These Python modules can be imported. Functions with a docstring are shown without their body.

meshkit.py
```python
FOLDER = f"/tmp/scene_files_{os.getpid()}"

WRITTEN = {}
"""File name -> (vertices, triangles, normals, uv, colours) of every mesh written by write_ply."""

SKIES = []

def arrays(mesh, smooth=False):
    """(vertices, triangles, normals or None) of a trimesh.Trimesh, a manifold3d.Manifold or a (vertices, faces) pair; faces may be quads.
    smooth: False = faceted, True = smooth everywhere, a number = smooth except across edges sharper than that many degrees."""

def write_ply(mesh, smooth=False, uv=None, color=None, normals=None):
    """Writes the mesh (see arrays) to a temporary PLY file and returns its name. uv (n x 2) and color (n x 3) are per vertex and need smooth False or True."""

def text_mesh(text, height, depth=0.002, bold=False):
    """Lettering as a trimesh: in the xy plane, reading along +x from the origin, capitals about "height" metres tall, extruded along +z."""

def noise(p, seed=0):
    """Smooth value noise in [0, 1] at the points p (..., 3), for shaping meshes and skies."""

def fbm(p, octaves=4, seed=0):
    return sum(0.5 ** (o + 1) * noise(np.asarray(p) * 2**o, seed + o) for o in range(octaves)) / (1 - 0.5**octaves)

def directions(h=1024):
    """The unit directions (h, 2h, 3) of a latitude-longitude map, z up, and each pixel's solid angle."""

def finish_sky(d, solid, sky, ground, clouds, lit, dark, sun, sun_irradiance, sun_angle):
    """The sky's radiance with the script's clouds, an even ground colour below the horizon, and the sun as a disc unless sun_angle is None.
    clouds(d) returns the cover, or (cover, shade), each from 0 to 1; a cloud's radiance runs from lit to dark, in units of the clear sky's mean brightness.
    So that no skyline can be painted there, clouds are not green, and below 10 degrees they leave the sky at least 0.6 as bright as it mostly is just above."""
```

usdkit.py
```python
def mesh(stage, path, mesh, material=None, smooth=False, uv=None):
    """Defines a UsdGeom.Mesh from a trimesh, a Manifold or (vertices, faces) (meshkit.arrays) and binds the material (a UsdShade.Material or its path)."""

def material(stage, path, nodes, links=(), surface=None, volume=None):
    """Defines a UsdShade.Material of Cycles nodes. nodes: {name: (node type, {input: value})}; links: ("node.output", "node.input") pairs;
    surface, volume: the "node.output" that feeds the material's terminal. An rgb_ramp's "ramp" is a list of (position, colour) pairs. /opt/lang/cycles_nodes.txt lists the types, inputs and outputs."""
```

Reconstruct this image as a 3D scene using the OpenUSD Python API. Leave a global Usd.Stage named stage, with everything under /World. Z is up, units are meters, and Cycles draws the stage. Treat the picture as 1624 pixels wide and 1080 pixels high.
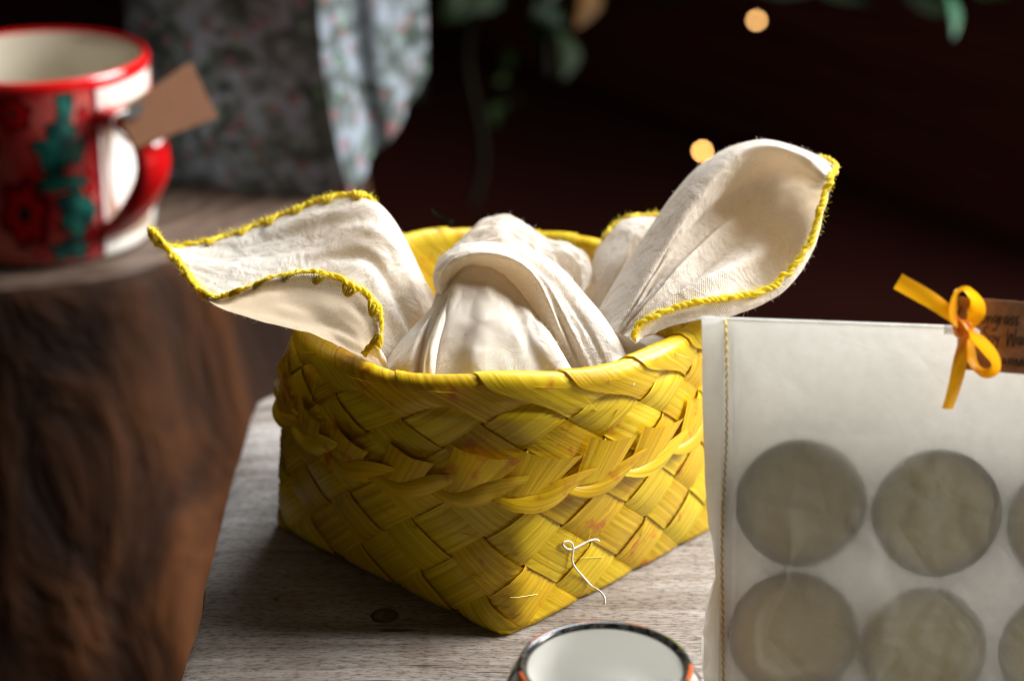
import math, random
import numpy as np, trimesh, usdkit, meshkit
from scipy.interpolate import RectBivariateSpline, CubicSpline
from pxr import Usd, UsdGeom, UsdLux, UsdShade, Gf, Sdf, Vt

rng = np.random.default_rng(7)
random.seed(7)
stage = Usd.Stage.CreateInMemory()
UsdGeom.SetStageUpAxis(stage, UsdGeom.Tokens.z)
UsdGeom.SetStageMetersPerUnit(stage, 1.0)
WORLD = UsdGeom.Xform.Define(stage, '/World').GetPrim()
stage.SetDefaultPrim(WORLD)
UsdGeom.Scope.Define(stage, '/World/Looks')


def stk(arrs, axis=0):
    return np.stack(np.broadcast_arrays(*arrs), axis)


# ------------------------------------------------------------------ camera
PITCH = 0.39465
FWD = np.array([0, math.cos(PITCH), -math.sin(PITCH)])
UP = np.array([0, math.sin(PITCH), math.cos(PITCH)])
RIGHT = np.array([1.0, 0, 0])
EYE = np.array([0.00344, -0.64555, 0.33452])
FPX = 3455.0
cam = UsdGeom.Camera.Define(stage, '/World/camera')
cam.AddTransformOp().Set(Gf.Matrix4d(*RIGHT, 0, *UP, 0, *(-FWD), 0, *EYE, 1))
cam.CreateFocalLengthAttr(50.0)
cam.CreateHorizontalApertureAttr(50.0 * 1624 / FPX)
cam.CreateVerticalApertureAttr(50.0 * 1624 / FPX * 680 / 1024)
cam.CreateFStopAttr(4.5)
cam.CreateFocusDistanceAttr(0.650)
cam.CreateClippingRangeAttr(Gf.Vec2f(0.01, 50))
cam.CreateExposureAttr(0.2)


# ------------------------------------------------------------------ light: two windows and the dim room in front
def rect_light(name, pos, aim, w, h, intensity, color):
    l = UsdLux.RectLight.Define(stage, '/World/' + name)
    pos, aim = np.array(pos, float), np.array(aim, float)
    z = pos - aim; z /= np.linalg.norm(z)
    x = np.cross([0, 0, 1], z); x /= np.linalg.norm(x)
    y = np.cross(z, x)
    l.AddTransformOp().Set(Gf.Matrix4d(*x, 0, *y, 0, *z, 0, *pos, 1))
    l.CreateWidthAttr(w); l.CreateHeightAttr(h)
    l.CreateIntensityAttr(intensity); l.CreateColorAttr(Gf.Vec3f(*color))
    return l


def polar(az, el, d, c=(0, 0, 0.06)):
    a, e = math.radians(az), math.radians(el)
    return (c[0] + d * math.cos(e) * math.cos(a), c[1] + d * math.cos(e) * math.sin(a), c[2] + d * math.sin(e))


rect_light('window_right', polar(14, 33, 2.3), (0, 0, 0.05), 1.25, 1.25, 33.0, (1.0, 0.97, 0.93))
rect_light('window_back', polar(62, 52, 1.5), (0, 0, 0.05), 0.8, 0.6, 19.5, (0.86, 0.93, 1.0))
rect_light('room_fill', polar(-112, 11, 1.7), (0, 0, 0.05), 1.5, 0.5, 0.40, (1.0, 0.84, 0.64))


# ------------------------------------------------------------------ helpers
def P(px, py, depth):
    """World point seen at a pixel of the 1624-wide photograph at a given depth."""
    return EYE + depth * (FWD + RIGHT * (px - 812) / FPX + UP * (540 - py) / FPX)


def on_z(px, py, z):
    d = FWD + RIGHT * (px - 812) / FPX + UP * (540 - py) / FPX
    return EYE + d * (z - EYE[2]) / d[2]


def on_plane(px, py, p0, n):
    d = FWD + RIGHT * (px - 812) / FPX + UP * (540 - py) / FPX
    return EYE + d * (((p0 - EYE) @ n) / (d @ n))


USED = {}


def path_for(name, parent):
    base = (parent.GetPath().pathString if parent else '/World') + '/' + name
    k = USED.get(base, 0)
    USED[base] = k + 1
    return base if k == 0 else f'{base}_{k:03d}'


def obj(name, mesh, mat, parent=None, smooth=40, uv=None):
    if hasattr(mesh, 'GetPrim'):
        raise TypeError
    m = usdkit.mesh(stage, path_for(name, parent), mesh, mat, smooth=smooth, uv=uv)
    return m.GetPrim()


def thing(name, label, cat, group=None):
    p = UsdGeom.Xform.Define(stage, path_for(name, None)).GetPrim()
    return tag(p, label, cat, group)


def tag(p, label=None, cat=None, group=None, kind=None):
    for k, v in (('label', label), ('category', cat), ('group', group), ('kind', kind)):
        if v:
            p.SetCustomDataByKey(k, v)
    return p


def grid_faces(n, m, wrap=False):
    i, j = np.meshgrid(np.arange(n - 1), np.arange(m if wrap else m - 1), indexing='ij')
    j2 = (j + 1) % m
    a, b, c, d = i * m + j, i * m + j2, (i + 1) * m + j2, (i + 1) * m + j
    return stk([a, b, c, d], -1).reshape(-1, 4)


def grid_uv(g):
    """Arc lengths in metres along both directions of a grid (n, m, 3)."""
    a = np.concatenate([np.zeros((1, g.shape[1])), np.cumsum(np.linalg.norm(np.diff(g, axis=0), axis=-1), 0)])
    b = np.concatenate([np.zeros((g.shape[0], 1)), np.cumsum(np.linalg.norm(np.diff(g, axis=1), axis=-1), 1)], 1)
    return stk([a.mean(1, keepdims=True) + 0 * a, b], -1).reshape(-1, 2)


def obj_grid(name, g, mat, parent=None, uv=None):
    g = np.asarray(g)
    return obj(name, (g.reshape(-1, 3), grid_faces(g.shape[0], g.shape[1])), mat, parent, True, grid_uv(g) if uv is None else uv)


def grid_normals(g):
    a = np.gradient(g, axis=0); b = np.gradient(g, axis=1)
    n = np.cross(a, b)
    return n / np.maximum(np.linalg.norm(n, axis=-1, keepdims=True), 1e-12)


def spline(pts, n):
    pts = np.asarray(pts, float)
    t = np.concatenate([[0], np.cumsum(np.maximum(np.linalg.norm(np.diff(pts, axis=0), axis=1), 1e-9) ** 0.7)])
    return CubicSpline(t, pts)(np.linspace(0, t[-1], n))


def resample(pts, step):
    d = np.concatenate([[0], np.cumsum(np.linalg.norm(np.diff(pts, axis=0), axis=1))])
    n = max(int(d[-1] / step), 2)
    s = np.linspace(0, d[-1], n)
    return stk([np.interp(s, d, pts[:, k]) for k in range(3)], 1), s


def frames(pts):
    t = np.gradient(pts, axis=0); t /= np.linalg.norm(t, axis=1, keepdims=True)
    n = np.cross(t[0], [0.3, 0.2, 1.0]); n /= np.linalg.norm(n)
    N = []
    for k in range(len(pts)):
        n = n - t[k] * (n @ t[k]); n /= np.linalg.norm(n)
        N.append(n)
    N = np.array(N)
    return t, N, np.cross(t, N)


def tube(pts, r, sides=7, cap=True):
    pts = np.asarray(pts, float)
    r = np.broadcast_to(np.asarray(r, float), len(pts))
    t, n, b = frames(pts)
    a = np.linspace(0, 2 * np.pi, sides, endpoint=False)
    g = pts[:, None] + r[:, None, None] * (np.cos(a)[None, :, None] * n[:, None] + np.sin(a)[None, :, None] * b[:, None])
    f = grid_faces(len(pts), sides, True)
    f = np.vstack([f[:, [0, 1, 2]], f[:, [0, 2, 3]]])
    v = g.reshape(-1, 3)
    if cap:
        k = len(v)
        v = np.vstack([v, pts[0], pts[-1]])
        i = np.arange(sides); j = (i + 1) % sides; o = (len(pts) - 1) * sides
        f = np.vstack([f, stk([0 * i + k, j, i], 1), stk([0 * i + k + 1, o + i, o + j], 1)])
    return trimesh.Trimesh(v, f[:, ::-1], process=False)


def cat(ms):
    return trimesh.util.concatenate(ms)


def hull_of(v):
    return trimesh.PointCloud(np.asarray(v)).convex_hull


def lathe(prof, n=64, center=(0, 0, 0)):
    prof = np.asarray(prof, float)
    a = np.linspace(0, 2 * np.pi, n, endpoint=False)
    g = stk([prof[:, 0, None] * np.cos(a), prof[:, 0, None] * np.sin(a), prof[:, 1, None] + 0 * a], -1) + np.asarray(center)
    f = grid_faces(len(prof), n, True)
    return trimesh.Trimesh(g.reshape(-1, 3), np.vstack([f[:, [0, 1, 2]], f[:, [0, 2, 3]]]), process=False)


def rounded_box(size, center=(0, 0, 0), r=0.002, seed=None, wob=0.0):
    import manifold3d as m3
    sx, sy, sz = size
    s = m3.Manifold.sphere(r, 10)
    hull = m3.Manifold.batch_hull([s.translate([x * (sx / 2 - r), y * (sy / 2 - r), z * (sz / 2 - r)]) for x in (-1, 1) for y in (-1, 1) for z in (-1, 1)])
    me = hull.to_mesh()
    return trimesh.Trimesh(me.vert_properties[:, :3] + np.asarray(center), me.tri_verts, process=False)


# ------------------------------------------------------------------ materials
def mat(name, nodes, links, surface='p.BSDF'):
    return usdkit.material(stage, '/World/Looks/' + name, nodes, links, surface=surface)


def plain(name, color, rough=0.5, **kw):
    return mat(name, {'p': ('principled_bsdf', {'base_color': color, 'roughness': rough, **kw})}, [])


def straw(name, c1, c2, red=0.55, trans=0.20):
    c1, c2, red = (c1[0], c1[1] * 0.965, c1[2]), (c2[0], c2[1] * 0.965, c2[2]), red - 0.025
    return mat(name, {
        'uv': ('texture_coordinate', {}),
        'm1': ('mapping', {'scale': (2600.0, 34.0, 1.0)}), 'n1': ('noise_texture', {'scale': 1.0, 'detail': 3.0, 'roughness': 0.6}),
        'm2': ('mapping', {'scale': (1000.0, 10.0, 1.0)}), 'n2': ('noise_texture', {'scale': 1.0, 'detail': 2.0}),
        'r': ('rgb_ramp', {'ramp': [(0.25, tuple(0.80 * x for x in c1)), (0.45, c1), (0.62, c2), (0.8, (min(1, c2[0] * 1.12), min(1, c2[1] * 1.15), c2[2] * 2.2))]}),
        'n3': ('noise_texture', {'scale': 120.0, 'detail': 3.0, 'roughness': 0.62}), 'm3': ('map_range', {'from_min': red, 'from_max': red + 0.10, 'to_max': 0.7, 'clamp': True}),
        'n4': ('noise_texture', {'scale': 24.0, 'detail': 2.0}), 'm4': ('map_range', {'from_min': 0.56, 'from_max': 0.72, 'to_max': 0.22, 'clamp': True}),
        'mx': ('mix', {'color2': (0.52, 0.10, 0.015)}), 'mg': ('mix', {'color2': (0.34, 0.36, 0.05)}),
        'add': ('math', {'math_type': 'multiply_add', 'value2': 0.6}),
        'b': ('bump', {'distance': 0.0006, 'strength': 0.26}),
        'p': ('principled_bsdf', {'roughness': 0.36, 'specular_ior_level': 0.45}),
        't': ('translucent_bsdf', {}), 'ms': ('mix_closure', {'fac': trans})},
        [('uv.UV', 'm1.vector'), ('m1.vector', 'n1.vector'), ('uv.UV', 'm2.vector'), ('m2.vector', 'n2.vector'), ('n1.fac', 'add.value1'), ('n2.fac', 'add.value3'),
         ('n2.fac', 'r.fac'), ('uv.object', 'n3.vector'), ('n3.fac', 'm3.value'), ('uv.object', 'n4.vector'), ('n4.fac', 'm4.value'),
         ('r.color', 'mg.color1'), ('m4.result', 'mg.fac'), ('mg.color', 'mx.color1'), ('m3.result', 'mx.fac'), ('mx.color', 'p.base_color'), ('mx.color', 't.color'),
         ('add.value', 'b.height'), ('b.normal', 'p.normal'), ('p.BSDF', 'ms.closure1'), ('t.BSDF', 'ms.closure2')], 'ms.closure')


STRAW = [straw('straw_gold', (0.66, 0.43, 0.006), (0.78, 0.56, 0.014), 0.66),
         straw('straw_lemon', (0.72, 0.51, 0.008), (0.84, 0.65, 0.03), 0.64),
         straw('straw_ochre', (0.60, 0.37, 0.005), (0.74, 0.50, 0.010), 0.62),
         straw('straw_olive', (0.64, 0.45, 0.008), (0.76, 0.58, 0.022), 0.68)]
STRAW_TIP = straw('straw_red_tip', (0.66, 0.42, 0.006), (0.78, 0.55, 0.012), 0.58)
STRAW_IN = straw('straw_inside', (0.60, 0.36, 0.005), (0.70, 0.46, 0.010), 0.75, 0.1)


def cloth_mat(name, c, thread=0.0008, trans=0.30):
    k = 2 * math.pi / thread / 20 * 1.0
    return mat(name, {
        'uv': ('texture_coordinate', {}),
        'sc': ('vector_math', {'math_type': 'scale', 'scale': 2 * math.pi / thread}),
        'dn': ('noise_texture', {'scale': 900.0, 'detail': 2.0}), 'dm': ('vector_math', {'math_type': 'multiply_add', 'vector2': (2.2, 2.2, 2.2)}),
        'xy': ('separate_xyz', {}), 'sx': ('math', {'math_type': 'sine'}), 'sy': ('math', {'math_type': 'sine'}),
        'mul': ('math', {'math_type': 'multiply'}),
        'nb': ('noise_texture', {'scale': 420.0, 'detail': 3.0}), 'had': ('math', {'math_type': 'multiply_add', 'value2': 0.9}),
        'b': ('bump', {'distance': 0.0004, 'strength': 0.42}),
        'wr': ('noise_texture', {'scale': 95.0, 'detail': 4.0, 'roughness': 0.55, 'distortion': 0.4}), 'b2': ('bump', {'distance': 0.005, 'strength': 0.65}),
        'sp': ('noise_texture', {'scale': 520.0, 'detail': 1.0}), 'spm': ('map_range', {'from_min': 0.74, 'from_max': 0.80, 'to_max': 0.5, 'clamp': True}),
        'ln': ('noise_texture', {'scale': 30.0, 'detail': 3.0}), 'lr': ('rgb_ramp', {'ramp': [(0.3, tuple(x * 0.93 for x in c)), (0.7, c)]}),
        'thr': ('map_range', {'from_min': -1.0, 'from_max': 1.0, 'to_min': 0.85, 'to_max': 1.0, 'clamp': True}), 'tm': ('mix', {'mix_type': 'multiply', 'fac': 1.0}),
        'mx': ('mix', {'color2': (0.25, 0.14, 0.07)}),
        'p': ('principled_bsdf', {'roughness': 0.9, 'specular_ior_level': 0.1, 'sheen_weight': 0.12, 'sheen_roughness': 0.5}),
        't': ('translucent_bsdf', {'color': tuple(x * y for x, y in zip(c, (1.0, 0.88, 0.72)))}), 'ms': ('mix_closure', {'fac': trans})},
        [('uv.UV', 'sc.vector1'), ('uv.object', 'dn.vector'), ('dn.color', 'dm.vector1'), ('sc.vector', 'dm.vector3'), ('dm.vector', 'xy.vector'),
         ('xy.x', 'sx.value1'), ('xy.y', 'sy.value1'), ('sx.value', 'mul.value1'), ('sy.value', 'mul.value2'), ('uv.object', 'nb.vector'), ('nb.fac', 'had.value1'), ('mul.value', 'had.value3'),
         ('had.value', 'b.height'), ('uv.object', 'wr.vector'), ('wr.fac', 'b2.height'), ('b2.normal', 'b.normal'), ('b.normal', 'p.normal'),
         ('mul.value', 'thr.value'), ('thr.result', 'tm.color2'), ('lr.color', 'tm.color1'),
         ('uv.object', 'sp.vector'), ('sp.fac', 'spm.value'), ('spm.result', 'mx.fac'), ('uv.object', 'ln.vector'), ('ln.fac', 'lr.fac'), ('tm.color', 'mx.color1'), ('mx.color', 'p.base_color'),
         ('p.BSDF', 'ms.closure1'), ('t.BSDF', 'ms.closure2')], 'ms.closure')


CLOTH = cloth_mat('cotton_cream', (0.83, 0.765, 0.675))


def yarn_mat():
    return mat('yarn_yellow', {
        'tc': ('texture_coordinate', {}), 'n': ('noise_texture', {'scale': 1500.0, 'detail': 3.0}), 'b': ('bump', {'distance': 0.0005, 'strength': 0.6}),
        'n2': ('noise_texture', {'scale': 160.0, 'detail': 2.0}), 'r': ('rgb_ramp', {'ramp': [(0.3, (0.80, 0.63, 0.02)), (0.7, (0.92, 0.78, 0.06))]}),
        'p': ('principled_bsdf', {'roughness': 0.75, 'specular_ior_level': 0.25, 'sheen_weight': 0.3, 'sheen_tint': (1.0, 0.95, 0.5)}),
        't': ('translucent_bsdf', {'color': (0.92, 0.76, 0.04)}), 'ms': ('mix_closure', {'fac': 0.45})},
        [('tc.object', 'n.vector'), ('n.fac', 'b.height'), ('b.normal', 'p.normal'), ('tc.object', 'n2.vector'), ('n2.fac', 'r.fac'), ('r.color', 'p.base_color'), ('p.BSDF', 'ms.closure1'), ('t.BSDF', 'ms.closure2')], 'ms.closure')


YARN = yarn_mat()

TABLEWOOD = mat('weathered_wood', {
    'tc': ('texture_coordinate', {}),
    'm1': ('mapping', {'scale': (7.0, 95.0, 30.0)}), 'n1': ('noise_texture', {'scale': 1.0, 'detail': 6.0, 'roughness': 0.65, 'distortion': 0.6}),
    'm2': ('mapping', {'scale': (110.0, 700.0, 120.0)}), 'n2': ('noise_texture', {'scale': 1.0, 'detail': 4.0, 'roughness': 0.6, 'distortion': 0.3}),
    'r1': ('rgb_ramp', {'ramp': [(0.22, (0.10, 0.075, 0.055)), (0.38, (0.235, 0.20, 0.17)), (0.54, (0.34, 0.31, 0.285)), (0.72, (0.46, 0.445, 0.43))]}),
    'n3': ('noise_texture', {'scale': 26.0, 'detail': 4.0, 'roughness': 0.6}), 'r3': ('rgb_ramp', {'ramp': [(0.3, (0.66, 0.60, 0.55)), (0.6, (1.0, 1.0, 1.0))]}),
    'ck': ('mapping', {'scale': (11.0, 210.0, 10.0)}), 'nc': ('noise_texture', {'scale': 1.0, 'detail': 2.0, 'distortion': 1.0}), 'rc': ('rgb_ramp', {'ramp': [(0.315, (0.14, 0.10, 0.075)), (0.35, (1.0, 1.0, 1.0))]}),
    'mm': ('mix', {'mix_type': 'multiply', 'fac': 1.0}), 'mc': ('mix', {'mix_type': 'multiply', 'fac': 0.85}),
    'n5': ('noise_texture', {'scale': 1.0, 'detail': 3.0, 'roughness': 0.7}), 'm5': ('mapping', {'scale': (330.0, 900.0, 300.0)}), 'r5': ('rgb_ramp', {'ramp': [(0.36, (0.45, 0.40, 0.36)), (0.52, (1.0, 1.0, 1.0))]}), 'm5x': ('mix', {'mix_type': 'multiply', 'fac': 0.9}),
    'h': ('math', {'math_type': 'multiply_add', 'value2': 0.7}), 'b': ('bump', {'distance': 0.002, 'strength': 0.7}),
    'p': ('principled_bsdf', {'roughness': 0.72, 'specular_ior_level': 0.3})},
    [('tc.object', 'm1.vector'), ('m1.vector', 'n1.vector'), ('tc.object', 'm2.vector'), ('m2.vector', 'n2.vector'), ('n1.fac', 'r1.fac'),
     ('tc.object', 'n3.vector'), ('n3.fac', 'r3.fac'), ('r1.color', 'mm.color1'), ('r3.color', 'mm.color2'),
     ('tc.object', 'ck.vector'), ('ck.vector', 'nc.vector'), ('nc.fac', 'rc.fac'), ('mm.color', 'mc.color1'), ('rc.color', 'mc.color2'), ('tc.object', 'm5.vector'), ('m5.vector', 'n5.vector'), ('n5.fac', 'r5.fac'), ('mc.color', 'm5x.color1'), ('r5.color', 'm5x.color2'), ('m5x.color', 'p.base_color'),
     ('n2.fac', 'h.value1'), ('n1.fac', 'h.value3'), ('h.value', 'b.height'), ('b.normal', 'p.normal')])

BARK = mat('stump_side', {
    'tc': ('texture_coordinate', {}),
    'm1': ('mapping', {'scale': (15.0, 15.0, 6.0)}), 'n1': ('noise_texture', {'scale': 1.0, 'detail': 5.0, 'roughness': 0.6, 'distortion': 1.2}),
    'r1': ('rgb_ramp', {'ramp': [(0.28, (0.006, 0.003, 0.0015)), (0.46, (0.030, 0.011, 0.004)), (0.60, (0.085, 0.029, 0.008)), (0.74, (0.040, 0.015, 0.006))]}),
    'n2': ('noise_texture', {'scale': 9.0, 'detail': 2.0}), 'r2': ('rgb_ramp', {'ramp': [(0.35, (0.25, 0.25, 0.27)), (0.65, (1.0, 1.0, 1.0))]}),
    'mm': ('mix', {'mix_type': 'multiply', 'fac': 0.9}), 'b': ('bump', {'distance': 0.012, 'strength': 0.8}),
    'p': ('principled_bsdf', {'roughness': 0.8, 'specular_ior_level': 0.15})},
    [('tc.object', 'm1.vector'), ('m1.vector', 'n1.vector'), ('n1.fac', 'r1.fac'), ('tc.object', 'n2.vector'), ('n2.fac', 'r2.fac'), ('r1.color', 'mm.color1'), ('r2.color', 'mm.color2'),
     ('mm.color', 'p.base_color'), ('n1.fac', 'b.height'), ('b.normal', 'p.normal')])
STUMPTOP = mat('stump_top', {
    'tc': ('texture_coordinate', {}), 'm1': ('mapping', {'location': (0.252, -0.385, 0.0)}),
    'w': ('wave_texture', {'wave_type': 'rings', 'rings_direction': 'z', 'scale': 22.0, 'distortion': 5.0, 'detail': 3.0, 'detail_scale': 2.0}),
    'r': ('rgb_ramp', {'ramp': [(0.0, (0.085, 0.056, 0.04)), (1.0, (0.18, 0.13, 0.10))]}), 'n': ('noise_texture', {'scale': 14.0, 'detail': 4.0}),
    'r2': ('rgb_ramp', {'ramp': [(0.3, (0.55, 0.5, 0.47)), (0.7, (1.0, 1.0, 1.0))]}), 'mm': ('mix', {'mix_type': 'multiply', 'fac': 1.0}),
    'p': ('principled_bsdf', {'roughness': 0.55})},
    [('tc.object', 'm1.vector'), ('m1.vector', 'w.vector'), ('w.fac', 'r.fac'), ('tc.object', 'n.vector'), ('n.fac', 'r2.fac'), ('r.color', 'mm.color1'), ('r2.color', 'mm.color2'), ('mm.color', 'p.base_color')])

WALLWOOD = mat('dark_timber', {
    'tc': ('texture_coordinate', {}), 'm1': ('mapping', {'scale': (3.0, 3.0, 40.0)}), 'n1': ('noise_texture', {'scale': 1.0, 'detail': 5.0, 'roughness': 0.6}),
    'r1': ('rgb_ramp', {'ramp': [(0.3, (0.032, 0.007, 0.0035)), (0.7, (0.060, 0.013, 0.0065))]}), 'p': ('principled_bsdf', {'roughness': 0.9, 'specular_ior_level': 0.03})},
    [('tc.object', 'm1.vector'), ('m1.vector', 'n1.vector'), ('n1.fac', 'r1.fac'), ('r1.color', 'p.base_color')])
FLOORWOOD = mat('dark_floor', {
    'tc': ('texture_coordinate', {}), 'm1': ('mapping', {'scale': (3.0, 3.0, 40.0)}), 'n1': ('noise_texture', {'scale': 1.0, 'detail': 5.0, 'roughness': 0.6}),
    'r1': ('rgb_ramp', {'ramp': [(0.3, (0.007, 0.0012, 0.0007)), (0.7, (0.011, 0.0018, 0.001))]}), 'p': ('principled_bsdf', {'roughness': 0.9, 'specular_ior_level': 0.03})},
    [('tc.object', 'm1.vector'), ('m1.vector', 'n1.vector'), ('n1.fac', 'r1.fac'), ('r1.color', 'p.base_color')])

PAPER = mat('translucent_paper', {
    'tc': ('texture_coordinate', {}), 'n': ('noise_texture', {'scale': 240.0, 'detail': 5.0, 'roughness': 0.65}),
    'r': ('rgb_ramp', {'ramp': [(0.3, (0.85, 0.85, 0.84)), (0.7, (0.92, 0.92, 0.915))]}),
    'n2': ('noise_texture', {'scale': 55.0, 'detail': 4.0, 'distortion': 1.5}), 'tw': ('mix', {'mix_type': 'multiply', 'fac': 1.0, 'color2': (1.0, 0.985, 0.94)}), 'v': ('voronoi_texture', {'feature': 'distance_to_edge', 'scale': 48.0, 'randomness': 1.0}), 'vm': ('map_range', {'from_max': 0.12, 'clamp': True}), 'hh': ('math', {'math_type': 'multiply_add', 'value2': 0.25}),
    'b': ('bump', {'distance': 0.0022, 'strength': 0.24}),
    'p': ('principled_bsdf', {'roughness': 0.5, 'specular_ior_level': 0.35}), 't': ('translucent_bsdf', {}), 'ms': ('mix_closure', {'fac': 0.64})},
    [('tc.object', 'n.vector'), ('n.fac', 'r.fac'), ('r.color', 'p.base_color'), ('r.color', 'tw.color1'), ('tw.color', 't.color'), ('tc.object', 'v.vector'), ('v.distance', 'vm.value'), ('vm.result', 'hh.value1'), ('n2.fac', 'hh.value3'), ('tc.object', 'n2.vector'), ('hh.value', 'b.height'), ('b.normal', 'p.normal'),
     ('p.BSDF', 'ms.closure1'), ('t.BSDF', 'ms.closure2')], 'ms.closure')
KRAFT = mat('kraft_card', {
    'tc': ('texture_coordinate', {}), 'n': ('noise_texture', {'scale': 420.0, 'detail': 5.0, 'roughness': 0.7}),
    'r': ('rgb_ramp', {'ramp': [(0.3, (0.30, 0.15, 0.075)), (0.7, (0.46, 0.26, 0.15))]}), 'p': ('principled_bsdf', {'roughness': 0.75, 'specular_ior_level': 0.2}),
    't': ('translucent_bsdf', {'color': (0.3, 0.12, 0.05)}), 'ms': ('mix_closure', {'fac': 0.15})},
    [('tc.object', 'n.vector'), ('n.fac', 'r.fac'), ('r.color', 'p.base_color'), ('p.BSDF', 'ms.closure1'), ('t.BSDF', 'ms.closure2')], 'ms.closure')
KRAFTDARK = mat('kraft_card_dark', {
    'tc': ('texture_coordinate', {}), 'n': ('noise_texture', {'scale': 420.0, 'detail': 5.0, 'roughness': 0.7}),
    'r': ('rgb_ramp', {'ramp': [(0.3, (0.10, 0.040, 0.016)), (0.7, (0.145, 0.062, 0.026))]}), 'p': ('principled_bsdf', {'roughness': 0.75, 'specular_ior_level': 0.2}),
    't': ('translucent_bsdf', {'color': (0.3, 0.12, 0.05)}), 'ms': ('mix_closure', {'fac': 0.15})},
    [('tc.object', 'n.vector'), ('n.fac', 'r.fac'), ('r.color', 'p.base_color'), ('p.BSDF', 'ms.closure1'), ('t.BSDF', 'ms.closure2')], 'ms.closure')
SATIN = mat('satin_orange', {
    'tc': ('texture_coordinate', {}), 'm1': ('mapping', {'scale': (3000.0, 3000.0, 1.0)}), 'n': ('noise_texture', {'scale': 1.0}), 'b': ('bump', {'distance': 0.0003, 'strength': 0.3}),
    'p': ('principled_bsdf', {'base_color': (0.95, 0.46, 0.010), 'roughness': 0.36, 'specular_ior_level': 0.6, 'anisotropic': 0.5}),
    't': ('translucent_bsdf', {'color': (0.98, 0.46, 0.005)}), 'ms': ('mix_closure', {'fac': 0.40})},
    [('tc.UV', 'm1.vector'), ('m1.vector', 'n.vector'), ('n.fac', 'b.height'), ('b.normal', 'p.normal'), ('p.BSDF', 'ms.closure1'), ('t.BSDF', 'ms.closure2')], 'ms.closure')
GOLD = plain('gold_thread', (0.72, 0.50, 0.08), 0.35, metallic=0.6)
THREAD = plain('white_thread', (0.70, 0.68, 0.62), 0.9)
INK = plain('ink', (0.03, 0.022, 0.018), 0.8)
GLAZE = plain('white_glaze', (0.80, 0.79, 0.75), 0.12, coat_weight=0.6, coat_roughness=0.05)
BLACKG = mat('black_glaze', {'tc': ('texture_coordinate', {}), 'n': ('noise_texture', {'scale': 600.0, 'detail': 2.0}), 'r': ('rgb_ramp', {'ramp': [(0.4, (0.010, 0.009, 0.008)), (0.75, (0.09, 0.085, 0.07))]}),
                             'p': ('principled_bsdf', {'roughness': 0.15})}, [('tc.object', 'n.vector'), ('n.fac', 'r.fac'), ('r.color', 'p.base_color')])
ORANGEG = plain('orange_glaze', (0.55, 0.11, 0.03), 0.15)
YELLOWG = plain('yellow_glaze', (0.78, 0.62, 0.05), 0.15)
GREENG = plain('green_glaze', (0.16, 0.20, 0.03), 0.15)
REDG = mat('red_glaze', {'tc': ('texture_coordinate', {}), 'n': ('noise_texture', {'scale': 38.0, 'detail': 3.0}), 'r': ('rgb_ramp', {'ramp': [(0.35, (0.40, 0.012, 0.016)), (0.62, (0.58, 0.13, 0.11))]}),
                         'p': ('principled_bsdf', {'roughness': 0.12, 'coat_weight': 0.5})}, [('tc.object', 'n.vector'), ('n.fac', 'r.fac'), ('r.color', 'p.base_color')])
DEEPRED = plain('deep_red_glaze', (0.55, 0.006, 0.008), 0.12, coat_weight=0.5)
DARKRED = plain('dark_red_glaze', (0.16, 0.004, 0.012), 0.15)
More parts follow.
